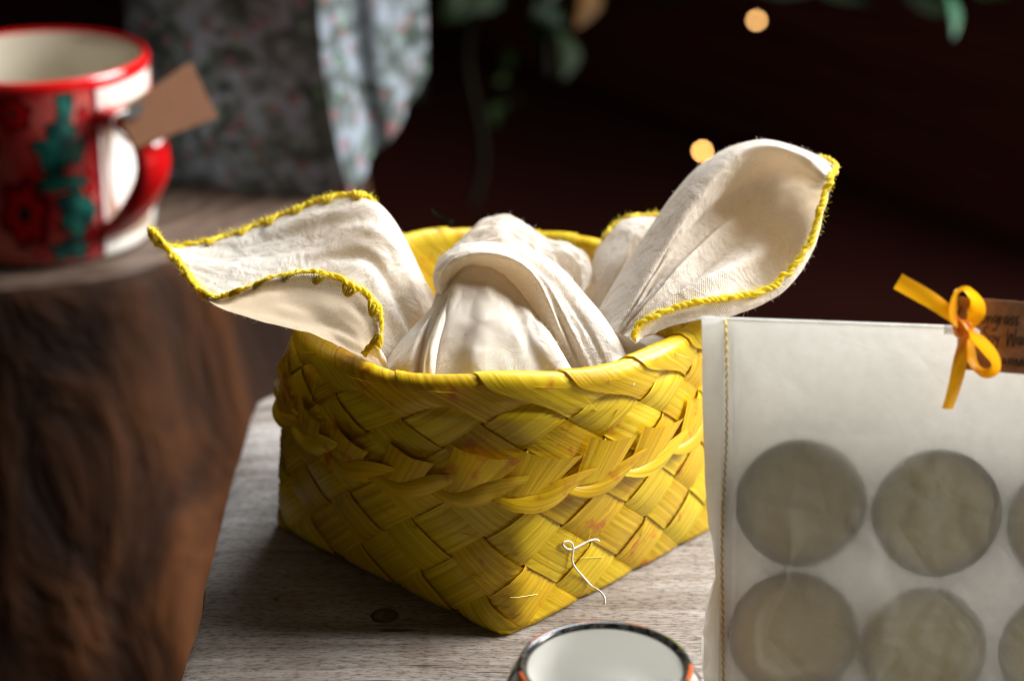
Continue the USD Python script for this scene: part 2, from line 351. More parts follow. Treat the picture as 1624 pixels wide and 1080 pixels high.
TEALG = mat('teal_glaze', {'tc': ('texture_coordinate', {}), 'n': ('noise_texture', {'scale': 130.0, 'detail': 2.0}), 'r': ('rgb_ramp', {'ramp': [(0.4, (0.008, 0.06, 0.055)), (0.62, (0.02, 0.20, 0.16))]}),
                           'p': ('principled_bsdf', {'roughness': 0.15})}, [('tc.object', 'n.vector'), ('n.fac', 'r.fac'), ('r.color', 'p.base_color')])
WAX = plain('ivory_wax', (0.64, 0.56, 0.14), 0.45)
TIN = plain('tin_cup', (0.09, 0.09, 0.085), 0.45, metallic=0.5)
IRON = mat('rusty_iron', {'tc': ('texture_coordinate', {}), 'n': ('noise_texture', {'scale': 900.0, 'detail': 3.0}), 'b': ('bump', {'distance': 0.0006, 'strength': 0.6}),
                          'p': ('principled_bsdf', {'base_color': (0.075, 0.05, 0.04), 'roughness': 0.42, 'metallic': 0.3})}, [('tc.object', 'n.vector'), ('n.fac', 'b.height'), ('b.normal', 'p.normal')])
FLORAL = mat('floral_cotton', {
    'tc': ('texture_coordinate', {}),
    'n1': ('noise_texture', {'scale': 75.0, 'detail': 3.0, 'distortion': 1.0}), 'r1': ('rgb_ramp', {'ramp': [(0.36, (0.035, 0.045, 0.04)), (0.48, (0.10, 0.12, 0.12)), (0.60, (0.20, 0.235, 0.28))]}),
    'v1': ('voronoi_texture', {'scale': 95.0}), 'm1': ('map_range', {'from_min': 0.26, 'from_max': 0.20, 'to_max': 0.85, 'clamp': True}),
    'v2': ('voronoi_texture', {'scale': 88.0}), 'm2': ('map_range', {'from_min': 0.20, 'from_max': 0.14, 'to_max': 0.8, 'clamp': True}),
    'mx1': ('mix', {'color2': (0.22, 0.085, 0.095)}), 'mx2': ('mix', {'color2': (0.13, 0.24, 0.14)}),
    'p': ('principled_bsdf', {'roughness': 0.85, 'specular_ior_level': 0.15})},
    [('tc.object', 'n1.vector'), ('n1.fac', 'r1.fac'), ('tc.object', 'v1.vector'), ('v1.distance', 'm1.value'), ('tc.object', 'v2.vector'), ('v2.distance', 'm2.value'),
     ('r1.color', 'mx1.color1'), ('m1.result', 'mx1.fac'), ('mx1.color', 'mx2.color1'), ('m2.result', 'mx2.fac'), ('mx2.color', 'p.base_color')])
LEAF = mat('leaf_green', {'tc': ('texture_coordinate', {}), 'n': ('noise_texture', {'scale': 40.0, 'detail': 2.0}), 'r': ('rgb_ramp', {'ramp': [(0.3, (0.003, 0.009, 0.002)), (0.7, (0.008, 0.019, 0.004))]}),
                          'p': ('principled_bsdf', {'roughness': 0.6, 'specular_ior_level': 0.12}), 't': ('translucent_bsdf', {'color': (0.008, 0.018, 0.002)}), 'ms': ('mix_closure', {'fac': 0.3})},
           [('tc.object', 'n.vector'), ('n.fac', 'r.fac'), ('r.color', 'p.base_color'), ('p.BSDF', 'ms.closure1'), ('t.BSDF', 'ms.closure2')], 'ms.closure')
LEAFDRY = plain('leaf_dry', (0.045, 0.02, 0.003), 0.7, specular_ior_level=0.1)
STEM = plain('plant_stem', (0.006, 0.006, 0.002), 0.8, specular_ior_level=0.1)
LEAFGLOSS = plain('leaf_glossy', (0.015, 0.06, 0.03), 0.35)
WIRE = plain('dark_wire', (0.0008, 0.0008, 0.0006), 0.9, specular_ior_level=0.0)
GLOW = mat('warm_bulb', {'e': ('emission', {'color': (1.0, 0.46, 0.12), 'strength': 30.0})}, [], 'e.emission')
GLOWDIM = mat('warm_bulb_dim', {'e': ('emission', {'color': (1.0, 0.52, 0.18), 'strength': 16.0})}, [], 'e.emission')

# ------------------------------------------------------------------ room: floor, wall
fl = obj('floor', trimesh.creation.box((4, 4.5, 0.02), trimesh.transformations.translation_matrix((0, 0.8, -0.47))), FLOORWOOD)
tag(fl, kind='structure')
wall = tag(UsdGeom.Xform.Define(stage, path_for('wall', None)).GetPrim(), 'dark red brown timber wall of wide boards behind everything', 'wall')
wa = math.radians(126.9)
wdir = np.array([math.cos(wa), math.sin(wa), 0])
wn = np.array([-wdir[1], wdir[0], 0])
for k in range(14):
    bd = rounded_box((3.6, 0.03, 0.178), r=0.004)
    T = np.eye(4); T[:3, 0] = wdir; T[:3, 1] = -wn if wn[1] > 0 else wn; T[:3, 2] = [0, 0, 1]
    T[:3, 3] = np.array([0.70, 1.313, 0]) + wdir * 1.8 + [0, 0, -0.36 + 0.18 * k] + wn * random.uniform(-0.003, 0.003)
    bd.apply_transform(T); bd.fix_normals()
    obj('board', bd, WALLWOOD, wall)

# ------------------------------------------------------------------ table
table = thing('table', 'weathered grey wooden table of planks under the yellow basket', 'table')
edges = [0.1075, -0.205, -0.30]


def plank(y1, y0, x0, x1, z1, th, clip, seed):
    """A worn board: wobbling ends and edges, softened arrises, one corner broken off."""
    nx, ny = 90, 22
    ys = np.concatenate([[0, 0.0005, 0.002, 0.008], np.linspace(0.03, 0.97, ny), [0.992, 0.998, 0.9995, 1]])
    xs = np.concatenate([[0, 0.001, 0.004], np.linspace(0.012, 1, nx)])
    X, Y = np.meshgrid(xs, ys, indexing='ij')
    x = x0 + (x1 - x0) * X; y = y0 + (y1 - y0) * Y
    w = meshkit.fbm(stk([x * 40, y * 60, 0 * x + seed], -1), 3) - 0.5
    x = x + (1 - X) ** 30 * w * 0.004
    y = y + (np.where(Y < 0.5, (1 - 2 * np.minimum(Y, 0.5)) ** 8, -(2 * np.maximum(Y, 0.5) - 1) ** 8)) * 0.0012 * (meshkit.noise(stk([x * 60, 0 * x + seed, 0 * x + 3 * (Y > .5)], -1)))
    if clip:
        over = (y - (y1 - 0.012)) - (x - x0) * 1.35
        y = np.where(over > 0, y - over * 0.92, y)
    z = z1 - 0.0004 * (np.exp(-(y - y0) / 0.0006) + np.exp(-(y1 - y) / 0.0006)) - 0.0016 * np.exp(-(x - x0) / 0.002)
    z = z + 0.0005 * (meshkit.fbm(stk([x * 10, y * 150, 0 * x + seed], -1), 3) - 0.5)
    z = np.where((Y == 0) | (Y == 1) | (X == 0), z - 0.002, z)
    top = stk([x, y, z], -1)
    n, m = top.shape[:2]
    # skirt down to the underside
    ring = [(i, 0) for i in range(n)] + [(n - 1, j) for j in range(1, m)] + [(i, m - 1) for i in range(n - 2, -1, -1)] + [(0, j) for j in range(m - 2, 0, -1)]
    idx = np.array([i * m + j for i, j in ring])
    v = top.reshape(-1, 3)
    low = v[idx].copy(); low[:, 2] = z1 - th
    f = grid_faces(n, m)
    f = np.vstack([f[:, [0, 1, 2]], f[:, [0, 2, 3]]])
    k = len(v); r = len(idx); i = np.arange(r); j = (i + 1) % r
    f = np.vstack([f, stk([idx[i], k + i, k + j], 1), stk([idx[i], k + j, idx[j]], 1)])
    t = trimesh.Trimesh(np.vstack([v, low]), f, process=False)
    t.fix_normals()
    return t


for k in range(2):
    obj('plank', plank(edges[k] - 0.0002, edges[k + 1] + 0.0002, -0.0935 + 0.0006 * k, 0.62, 0.0 - 0.0003 * (k % 2), 0.03, k == 0, k + 3), TABLEWOOD, table, 35)
nh = on_z(610, 976, 0.0)
a = np.linspace(0, math.pi / 2, 6)
nail = lathe([(0.0045 * math.cos(t), 0.0019 * math.sin(t)) for t in a], 20, (nh[0], nh[1], -0.0004))
nv = nail.vertices; nv[:, 2] += 0.0004 * (meshkit.noise(nv * 700) - 0.5)
obj('nail_head', trimesh.Trimesh(nv, nail.faces, process=False), IRON, table)
nh2 = on_z(438, 950, 0.0)
obj('nail_hole', lathe([(0.0, 0.0004), (0.0009, 0.0003), (0.0011, -0.001)], 10, (nh2[0], nh2[1], 0)), IRON, table)
for x, y in ((-0.06, 0.07), (0.56, 0.07), (-0.06, -0.26), (0.56, -0.26)):
    obj('leg', rounded_box((0.05, 0.05, 0.425), (x, y, -0.245), 0.003), TABLEWOOD, table)

# ------------------------------------------------------------------ woven basket
basket = thing('woven_basket', 'small bright yellow basket woven of broad palm strips holding a napkin', 'basket')
N = 20
H = 0.0758
QV = 0.0195
RR = 0.0650
HD = 0.0748
ROT = 0.0256 - math.pi / 2


def base_pt(A):
    a = (np.asarray(A) / N) % 1.0 * 4
    k = np.floor(a); t = a - k
    # slightly rounded square
    c0 = ROT + k * np.pi / 2; c1 = c0 + np.pi / 2
    x = HD * (np.cos(c0) * (1 - t) + np.cos(c1) * t); y = HD * (np.sin(c0) * (1 - t) + np.sin(c1) * t)
    r = np.hypot(x, y); lim = HD * 0.965
    s = np.where(r > lim, (lim + (r - lim) * 0.35) / r, 1.0)
    return x * s, y * s


def wall_pt(A, s):
    """Outer wall at perimeter A (strip widths) and height s; s < 0 runs in under the base, s > H folds over the rim and down inside."""
    A, s = np.broadcast_arrays(np.asarray(A, float), np.asarray(s, float))
    bx, by = base_pt(A)
    th = ROT + A / N * 2 * np.pi
    bump = 0.0006 * np.sin(3 * th + 1.0) + 0.0005 * np.sin(5 * th)
    cx, cy = (RR + bump) * np.cos(th), (RR + bump) * np.sin(th)
    hh = np.clip(s, 0, H) / H
    w = hh ** 0.85
    x = bx * (1 - w) + cx * w; y = by * (1 - w) + cy * w
    bul = 1 + 0.022 * np.sin(np.pi * hh) ** 1.2
    x, y = x * bul, y * bul
    fr = 0.0015
    z = np.clip(s, 0, H) + 0.0012
    z = z + (-0.0012) * np.sin(2 * th + 0.6) * hh ** 2 + 0.0008 * np.sin(7 * th) * hh ** 4
    ins = s - H
    k = np.clip(ins / (fr * math.pi), 0, 1) * math.pi
    inw = np.where(ins > 0, fr * (1 - np.cos(k)), 0) + np.where(ins > fr * math.pi, (ins - fr * math.pi) * 0.10, 0)
    dz = np.where(ins > 0, fr * np.sin(k), 0) - np.where(ins > fr * math.pi, ins - fr * math.pi, 0)
    r = np.hypot(x, y)
    und = np.where(s < 0, -s, 0)
    scale = (r - inw - und) / r
    z = z + dz - np.where(s < 0, 0.0003, 0) + 0.0018 * np.exp(-np.clip(s, 0, 1) / 0.003) * 0
    return stk([x * scale, y * scale, z], -1)


def wall_off(A, s, d):
    """Offset d to the outside of the (folding) wall."""
    p = wall_pt(A, s)
    e = 1e-3
    ta = wall_pt(A + 0.02, s) - wall_pt(A - 0.02, s)
    ts = wall_pt(A, s + 4e-4) - wall_pt(A, s - 4e-4)
    n = np.cross(ta, ts)
    n /= np.maximum(np.linalg.norm(n, axis=-1, keepdims=True), 1e-12)
    return p + n * np.asarray(d)[..., None]


def s_of(Q):
    """Height on the wall of a weave row: rows are taller near the base."""
    q = np.clip(Q, 0, 4.25)
    return 0.0214 * np.minimum(Q, q) - 0.0008 * q * q + 0.018 * np.maximum(Q - q, 0)


def warp(A):
    return A + 0.26 * N / (2 * np.pi) * np.sin(2 * np.pi * (A + 1.2) / N)


def strip(i, kind, name='strip'):
    up = kind == 'up'
    qlo, qhi = -0.42, 4.12 if up else 5.5
    n = int((qhi - qlo) * 18)
    Q = np.linspace(qlo, qhi, n)[:, None]
    M = 7
    W = np.linspace(-1, 1, M)[None, :]
    half = 0.482 + 0.018 * math.sin(i * 2.3 + up)
    jit = 0.05 * (meshkit.noise(stk([Q * 0.9, 0 * Q + i * 3.7, 0 * Q + up], -1)) - 0.5)
    ww = half * (1 - 0.05 * meshkit.noise(stk([Q * 1.3, 0 * Q + i * 1.7 + 9, 0 * Q + 5 * up], -1)))
    topq = 4.25
    if not up:
        grow = np.clip((Q - (topq - 0.55)) / 0.45, 0, 1)
        ww = ww * (1 + 0.55 * grow * grow * (3 - 2 * grow))
    c = i + 0.5 + jit + W * ww
    # '/' strips: alpha = A - Q = c ; '\\' strips: beta = A + Q = c
    A = c + Q if up else c - Q
    other = (A + Q) if up else (A - Q)
    # over where row parity fits: row r = floor(beta) - floor(alpha); '\\' over on even rows
    rowf = (other - (i + 0.5)) if up else ((i + 0.5) - other)
    ph = np.tanh(3.4 * np.cos(np.pi * rowf))
    d = np.where(up, -1, 1) * ph
    amp = 0.00085
    d = amp * d
    if up:
        f = np.clip((Q - (topq - 0.62)) / 0.2, 0, 1); d = d * (1 - f) - 0.0009 * f
    else:
        f = np.clip((Q - (topq - 0.45)) / 0.2, 0, 1); d = d * (1 - f) + 0.0008 * f
    lift = np.clip((Q - (topq - 0.7)) / 0.4, 0, 1) if not up else 0
    d = d + 0.00022 * (1 - W ** 2) + lift * (-W) * 0.0006 + 0.0009 + 0.0003 * (meshkit.noise(stk([Q * 2 + 0 * W, W * 1.5 + i, 0 * Q + 0 * W + up], -1)) - 0.5)
    g = wall_off(warp(A), s_of(Q + 0 * W), d)
    uv = stk([W * ww * 0.013 + i * 0.1 + 0 * Q, Q * QV * 1.3 + i * 0.37 + 0 * W], -1).reshape(-1, 2)
    obj_grid(name, g if up else g[:, ::-1], STRAW[(i * 7 + 3 * up + i // 3) % 4], basket, uv if up else uv.reshape(n, M, 2)[:, ::-1].reshape(-1, 2))


for i in range(N):
    strip(i, 'up')
for i in range(N):
    strip(i, 'down')
# lining and bottom
Aq, Sq = np.meshgrid(np.linspace(0, N, 105), np.linspace(0.0015, H - 0.004, 12), indexing='ij')
obj_grid('lining', wall_off(Aq, Sq, -0.0026 + 0 * Aq), STRAW_IN, basket)
bA = np.linspace(0, N, 105)
bb = stk([wall_pt(bA, 0 * bA) * [q, q, 1] for q in (0.985, 0.7, 0.35, 0.001)])
obj_grid('bottom', bb, STRAW_IN, basket)

# braided ridge: pointed strip ends above, folded strips bulging along it
SB = 0.0455
for k in range(N):
    j = lambda s=1.0: s * random.uniform(-1, 1)
    a0 = k + 0.1 * j()
    top = SB + 0.0125 + 0.0012 * j()
    q = np.linspace(0, 1, 12)[:, None]; w = np.linspace(0, 1, 8)[None, :]
    # quadrilateral: bottom-left, bottom-right, top-left, pointed top-right
    reach = 1.12 + 0.14 * j()
    bl, br, tl, tr = (a0, SB - 0.001), (a0 + 0.68, SB - 0.001), (a0 + 0.26, top), (a0 + reach, top - 0.0034 + 0.0018 * j())
    A = (bl[0] * (1 - w) + br[0] * w) * (1 - q) + (tl[0] * (1 - w) + tr[0] * w) * q
    S = (bl[1] * (1 - w) + br[1] * w) * (1 - q) + (tl[1] * (1 - w) + tr[1] * w) * q
    S = S + 0.0009 * q * (meshkit.noise(stk([A * 6, S * 50, 0 * A + k], -1)) - 0.5) - 0.0016 * q * np.sin(np.pi * w) * 0.6
    d = 0.0026 + 0.0010 * (1 - q) + 0.0022 * q * w + 0.0007 * q + 0.0007 * (1 - (2 * w - 1) ** 2) + 0.0006 * q * j()
    uv = stk([w * 0.013 + k * 0.31 + 0 * q, q * 0.016 + k * 0.17 + 0 * w], -1).reshape(-1, 2)
    obj_grid('strip_tip', wall_off(A, S, d + 0 * A), STRAW_TIP if k % 2 else STRAW[k % 4], basket, uv)
for k in range(N):
    j = lambda s=1.0: s * random.uniform(-1, 1)
    t = np.linspace(0, 1, 22)
    a = k - 0.35 + 1.95 * t
    s = SB - 0.0002 + 0.0028 * np.sin(2 * np.pi * t + 2.6) * (0.8 + 0.2 * j()) + 0.0006 * j()
    width = (0.0016 + 0.0019 * np.sin(np.pi * t) ** 0.7) * (1 + 0.12 * j())
    out = 0.0016 + 0.0026 * np.sin(np.pi * t) ** 1.1 * (1 + 0.15 * j())
    roll = np.radians(-68 + 115 * t + 12 * j())
    c = wall_off(a, s, out)
    nn = wall_off(a, s, out + 1e-3) - c; nn /= np.linalg.norm(nn, axis=1, keepdims=True)
    tt = np.gradient(c, axis=0); tt /= np.linalg.norm(tt, axis=1, keepdims=True)
    bb_ = np.cross(nn, tt)
    side = np.cos(roll)[:, None] * bb_ + np.sin(roll)[:, None] * nn
    nrm = np.cross(tt, side)
    w = np.linspace(-1, 1, 7)
    g = c[:, None] + side[:, None] * (w[None, :] * width[:, None])[..., None] + nrm[:, None] * ((1 - w ** 2) * 0.0011)[None, :, None]
    uv = stk([w[None, :] * 0.004 + k * 0.21 + 0 * t[:, None], t[:, None] * 0.026 + k * 0.41 + 0 * w[None, :]], -1).reshape(-1, 2)
    obj_grid('braid_fold', g, STRAW_TIP if k % 3 == 0 else STRAW[(k + 1) % 4], basket, uv)
# loose fibres
fib = []
for k in range(70):
    A0, s0 = random.uniform(0, N), random.uniform(0.01, H)
    if k % 3 == 0:
        s0 = H
    L = random.uniform(0.004, 0.012)
    th = random.uniform(0, 2 * math.pi)
    q = np.linspace(0, 1, 6)
    Aq = A0 + math.cos(th) * L / 0.0157 * q; sq = np.clip(s0 + math.sin(th) * L * q * (0.3 if s0 == H else 1), 0.001, H)
    fib.append(tube(wall_off(Aq, sq, 0.002 + random.uniform(0.0005, 0.003) * q ** 1.5), np.linspace(0.00013, 0.00005, 6), 4))
tag(obj('loose_fibre', cat(fib), STRAW[1], basket), kind='stuff')
sp = spline([P(716, 352, 0.745), P(705, 349, 0.748), P(694, 344, 0.75), P(685, 333, 0.752)], 12)
obj('rim_sprig', tube(sp, np.linspace(0.0009, 0.00025, 12), 6), LEAF, basket)

# ------------------------------------------------------------------ napkin
napkin = thing('cloth_napkin', 'cream cotton napkin with yellow crochet edge knotted inside the yellow basket', 'napkin')


def loft(rows, n, m, wr=0.0006, seed=0, fs=60.0, ft=6.0, along=None):
    """rows: T curves of S control points (px, py, depth) -> smooth grid (n along t, m along s), with soft creases running along s."""
    S = max(len(r) for r in rows)
    C = np.array([[P(*q) for q in r] if len(r) == S else spline([P(*q) for q in r], S) for r in rows])
    T = len(rows)
    tq, sq = np.linspace(0, T - 1, n), np.linspace(0, S - 1, m)
    g = stk([RectBivariateSpline(np.arange(T), np.arange(S), C[..., k], kx=min(3, T - 1), ky=min(3, S - 1), s=0)(tq, sq) for k in range(3)], -1)
    t, s = np.meshgrid(tq / (T - 1), sq / (S - 1), indexing='ij')
    nz = meshkit.fbm(stk([t * ft, s * ft * 0.35, 0 * t + seed], -1), 3) - 0.5
    nz2 = meshkit.fbm(stk([t * ft * 2.6, s * ft * 1.4, 0 * t + seed + 40], -1), 2) - 0.5
    edge = np.clip(np.minimum.reduce([t, 1 - t, s, 1 - s]) / 0.06, 0, 1)
    g = g + grid_normals(g) * (wr * (2.2 * nz + 0.8 * nz2) * (0.25 + 0.75 * edge))[..., None]
    return g


def rope(pts, parent, inward=None, picots=True, phase=0.0):
    """Twisted two-ply crochet cord along pts, with small pointed stitches biting into the cloth."""
    p, s = resample(np.asarray(pts), 0.00022)
    for _ in range(6):
        p[1:-1] = (p[:-2] + 2 * p[1:-1] + p[2:]) / 4
    t, n, b = frames(p)
    wob = stk([meshkit.noise(stk([s * 420, 0 * s + k_, 0 * s], -1), 3) - 0.5 for k_ in range(3)], -1) * 0.0009
    p = p + wob
    ms = []
    for ph in (0, math.pi):
        a = 2 * math.pi * s / 0.0050 + ph + 1.6 * np.sin(s * 230) + 0.8 * np.sin(s * 610 + 1)
        h = 0.00047 * (1 + 0.25 * np.sin(s * 900 + ph))
        ms.append(tube(p + h[:, None] * (np.cos(a)[:, None] * n + np.sin(a)[:, None] * b), 0.00066 * (1 + 0.18 * np.sin(s * 1700 + ph) + 0.10 * np.sin(s * 640)), 7))
    obj('crochet_edging', cat(ms), YARN, parent, True)
    if picots and inward is not None:
        q, s2 = resample(np.asarray(inward), 0.00022)
        x = 0.006 + phase
        while x < s[-1] - 0.004:
            k = int(np.searchsorted(s, x)); kk = min(int(k * len(q) / len(p)), len(q) - 1)
            d = q[kk] - p[k]; d /= max(np.linalg.norm(d), 1e-9)
            nn = np.cross(d, t[k]); nn /= np.linalg.norm(nn)
            if nn @ (EYE - p[k]) < 0:
                nn = -nn
            L = random.uniform(0.0032, 0.0042)
            pc = []
            for sg in (-1, 0, 1):
                pc.append(tube(spline([p[k] + t[k] * 0.0019 * sg + nn * 0.0006, p[k] + t[k] * 0.0012 * sg + d * L * 0.55 + nn * 0.0011, p[k] + t[k] * 0.0002 * sg + d * L + nn * 0.0004], 9), np.linspace(0.00066, 0.0005, 9), 6))
            obj('picot_stitch', cat(pc), YARN, parent, True)
            x += random.uniform(0.0088, 0.0108)


# left corner: a trough of cloth whose near edge rolls over the basket rim
EA = [(240, 362, .700), (292, 391, .704), (398, 362, .708), (500, 322, .708), (592, 318, .702), (652, 398, .698), (700, 480, .694)]
EM = [(262, 392, .694), (330, 412, .692), (415, 405, .693), (505, 385, .692), (588, 372, .688), (640, 440, .684), (690, 540, .684)]
EI = [(282, 418, .687), (345, 440, .683), (420, 445, .681), (500, 450, .679), (568, 450, .674), (618, 510, .670), (668, 580, .672)]
EL = [(300, 440, .680), (350, 488, .672), (415, 508, .666), (482, 524, .661), (540, 543, .654), (590, 572, .660), (640, 612, .666)]
EO = [(316, 458, .672), (362, 484, .660), (420, 480, .653), (480, 488, .648), (545, 515, .647), (588, 548, .648), (618, 590, .660)]
EB = [(331, 470, .668), (384, 462, .656), (445, 440, .649), (520, 437, .645), (582, 468, .643), (604, 508, .644), (578, 562, .646)]
gl = loft([EA, EM, EI, EL, EO, EB], 90, 140, 0.0019, 3)

na = int(140 * 4.05 / 6)
rope(np.vstack([gl[0, na::-1], gl[1:-1, 0], gl[-1, :]]), napkin, np.vstack([gl[11, na::-1], gl[1:-1, 9], gl[-11, :]]))

# right corner: standing cup of cloth
RA = [(962, 520, 0.696), (1000, 455, 0.7012), (1062, 366, 0.7084), (1118, 284, 0.7136), (1190, 240, 0.7168), (1262, 244, 0.712), (1318, 270, 0.6952)]
RB = [(950, 512, 0.686), (975, 452, 0.6892), (1046, 346, 0.6944), (1108, 266, 0.6996), (1196, 222, 0.7038), (1284, 240, 0.7), (1330, 273, 0.6912)]
RC = [(972, 524, 0.669), (1012, 462, 0.6723), (1076, 372, 0.6797), (1134, 292, 0.685), (1205, 236, 0.6894), (1280, 256, 0.6912), (1322, 280, 0.6891)]
RD = [(985, 530, 0.669), (1050, 455, 0.6749), (1112, 385, 0.6909), (1172, 326, 0.7058), (1232, 282, 0.7078), (1284, 285, 0.6982), (1319, 286, 0.6837)]
RE = [(998, 536, 0.662), (1076, 480, 0.6679), (1150, 430, 0.6779), (1214, 384, 0.6938), (1262, 332, 0.7018), (1295, 312, 0.6937), (1316, 293, 0.6817)]
RF = [(1006, 545, 0.658), (1085, 507, 0.6614), (1165, 484, 0.6687), (1236, 446, 0.684), (1282, 388, 0.6914), (1302, 335, 0.6887), (1314, 300, 0.6841)]
RG = [(1010, 545, 0.656), (1078, 512, 0.6621), (1165, 496, 0.6661), (1246, 456, 0.6752), (1287, 398, 0.6802), (1304, 346, 0.6822), (1313, 304, 0.6833)]
RH = [(1008, 535, 0.656), (1058, 493, 0.6599), (1148, 474, 0.6638), (1222, 455, 0.6697), (1278, 396, 0.6756), (1300, 338, 0.6795), (1318, 285, 0.6844)]
gr = loft([RA, RB, RC, RD, RE, RF, RG, RH], 110, 140, 0.0015, 11)
t_, s_ = np.meshgrid(np.linspace(0, 1, 110), np.linspace(0, 1, 140), indexing='ij')
fold = 0
for c0, c1, wd, am, s0 in ((0.36, 0.40, 0.022, -0.9, 0.75), (0.43, 0.47, 0.020, 1.0, 0.72), (0.50, 0.55, 0.022, -0.9, 0.66), (0.575, 0.60, 0.024, 1.1, 0.62), (0.66, 0.66, 0.022, -0.7, 0.5), (0.30, 0.34, 0.016, -0.8, 0.55)):
    fold = fold + am * np.exp(-((t_ - c0 - (c1 - c0) * s_ - 0.012 * np.sin(s_ * 5 + c0 * 30)) / (wd * (0.6 + s_))) ** 2) * np.clip((s0 - s_) / 0.35, 0, 1) * np.clip(s_ / 0.08, 0, 1)
gr = gr + grid_normals(gr) * (0.0030 * fold)[..., None] * (1 if (grid_normals(gr)[50, 70] @ (EYE - gr[35, 50])) > 0 else -1)
obj_grid('napkin_corner', gr, CLOTH, napkin)
tag(stage.GetPrimAtPath('/World/cloth_napkin/napkin_corner'), 'right corner, standing up like a cup')
rope(gr[-1, :], napkin, None, False)
rope(np.vstack([gr[-1, -1:], P(1327, 262, .702)[None], P(1312, 252, .707)[None], P(1296, 250, .712)[None]]), napkin, None, False)

# small flap between the knot and the right corner
FA = [(915, 500, .712), (928, 455, .716), (944, 402, .720), (962, 372, .724), (988, 350, .728), (1030, 343, .728), (1056, 338, .726)]
FB = [(922, 512, .704), (936, 466, .706), (953, 415, .708), (972, 382, .712), (994, 356, .716), (1024, 350, .720), (1050, 346, .722)]
FC = [(938, 525, .700), (955, 480, .701), (976, 432, .702), (994, 398, .707), (1012, 372, .712), (1032, 362, .718), (1046, 354, .722)]
FD = [(955, 530, .706), (975, 490, .712), (996, 445, .716), (1012, 410, .720), (1028, 384, .724), (1040, 370, .726), (1046, 360, .727)]
gf = loft([FA, FB, FC, FD], 36, 60, 0.0006, 21)
obj_grid('napkin_fold', gf, CLOTH, napkin)
rope(gf[2, 27:], napkin, gf[10, 27:], phase=-0.003)

gl_edge = gl
# the knot: hood fold arching over a recessed front sheet
KA = [(668, 620, 0.654), (672, 550, 0.658), (682, 495, 0.664), (698, 457, 0.671), (718, 432, 0.679)]
KB = [(700, 622, 0.648), (704, 555, 0.652), (714, 495, 0.658), (728, 447, 0.667), (746, 414, 0.678)]
KC = [(765, 624, 0.644), (765, 556, 0.648), (768, 495, 0.655), (775, 445, 0.666), (785, 408, 0.68)]
KD = [(850, 626, 0.644), (838, 570, 0.648), (825, 520, 0.655), (815, 475, 0.665), (800, 425, 0.68)]
KE = [(908, 626, 0.64), (890, 580, 0.645), (866, 535, 0.653), (845, 495, 0.663), (826, 452, 0.677)]
KF = [(924, 626, 0.649), (904, 580, 0.654), (878, 535, 0.662), (854, 497, 0.671), (834, 455, 0.682)]
HA = [(720, 470, .690), (716, 430, .692), (742, 405, .694), (800, 398, .696), (868, 424, .696), (924, 486, .694), (968, 540, .688), (1000, 600, .680)]
HB = [(700, 462, .682), (695, 418, .682), (728, 390, .682), (790, 386, .683), (862, 408, .680), (922, 464, .676), (970, 526, .668), (1000, 600, .658)]
HC = [(692, 464, 0.673), (694, 418, 0.671), (732, 394, 0.67), (792, 393, 0.67), (862, 428, 0.669), (912, 486, 0.666), (950, 548, 0.658), (974, 620, 0.649)]
HD_ = [(698, 468, 0.668), (704, 430, 0.665), (742, 404, 0.663), (800, 404, 0.663), (856, 440, 0.664), (894, 508, 0.663), (925, 572, 0.658), (942, 622, 0.652)]
HE = [(706, 470, 0.668), (716, 436, 0.667), (748, 412, 0.666), (800, 414, 0.665), (842, 448, 0.665), (872, 520, 0.664), (895, 578, 0.66), (912, 622, 0.656)]
HF = [(716, 470, 0.68), (728, 440, 0.682), (752, 428, 0.684), (794, 446, 0.684), (816, 480, 0.683), (842, 545, 0.678), (868, 596, 0.67), (890, 626, 0.662)]
gh = loft([HA, HB, HC, HD_, HE, HF], 80, 160, 0.0010, 41, ft=5)
gk = loft([KA, KB, KC, KD, KE, KF], 90, 90, 0.0012, 31, ft=4)
def ease(x):
    x = np.clip(x, 0, 1)
    return x * x * (3 - 2 * x)


def creases(g, specs):
    """Adds folds running along s: (t at s=0, t at s=1, width, height, fade start, fade end), raised towards the eye."""
    n_, m_ = g.shape[:2]
    t, s_q = np.meshgrid(np.linspace(0, 1, n_), np.linspace(0, 1, m_), indexing='ij')
    nn = grid_normals(g)
    nn = nn * np.sign(np.einsum('ijk,ijk->ij', nn, EYE - g))[..., None]
    h = 0
    for c0, c1, wd, am, f0, f1 in specs:
        h = h + am * np.exp(-((t - c0 - (c1 - c0) * s_q - 0.015 * np.sin(s_q * 6 + c0 * 40)) / wd) ** 2) * ease((s_q - f0) / 0.35) * ease((f1 - s_q) / 0.4)
    return g + nn * np.asarray(h)[..., None]


gk = creases(gk, [(0.14, 0.22, 0.045, 0.0010, -0.3, 1.0), (0.27, 0.33, 0.06, -0.0014, -0.2, 1.2), (0.50, 0.46, 0.11, -0.0014, 0.0, 1.3), (0.66, 0.62, 0.05, -0.0010, -0.2, 1.2)])
gh = creases(gh, [(0.38, 0.42, 0.035, -0.0010, 0.35, 1.2), (0.55, 0.55, 0.03, 0.0008, 0.45, 1.2), (0.30, 0.34, 0.03, 0.0008, 0.1, 0.8), (0.62, 0.66, 0.03, -0.0010, 0.5, 1.2)])
obj_grid('knot_front', gk, CLOTH, napkin)
obj_grid('knot_hood', gh, CLOTH, napkin)
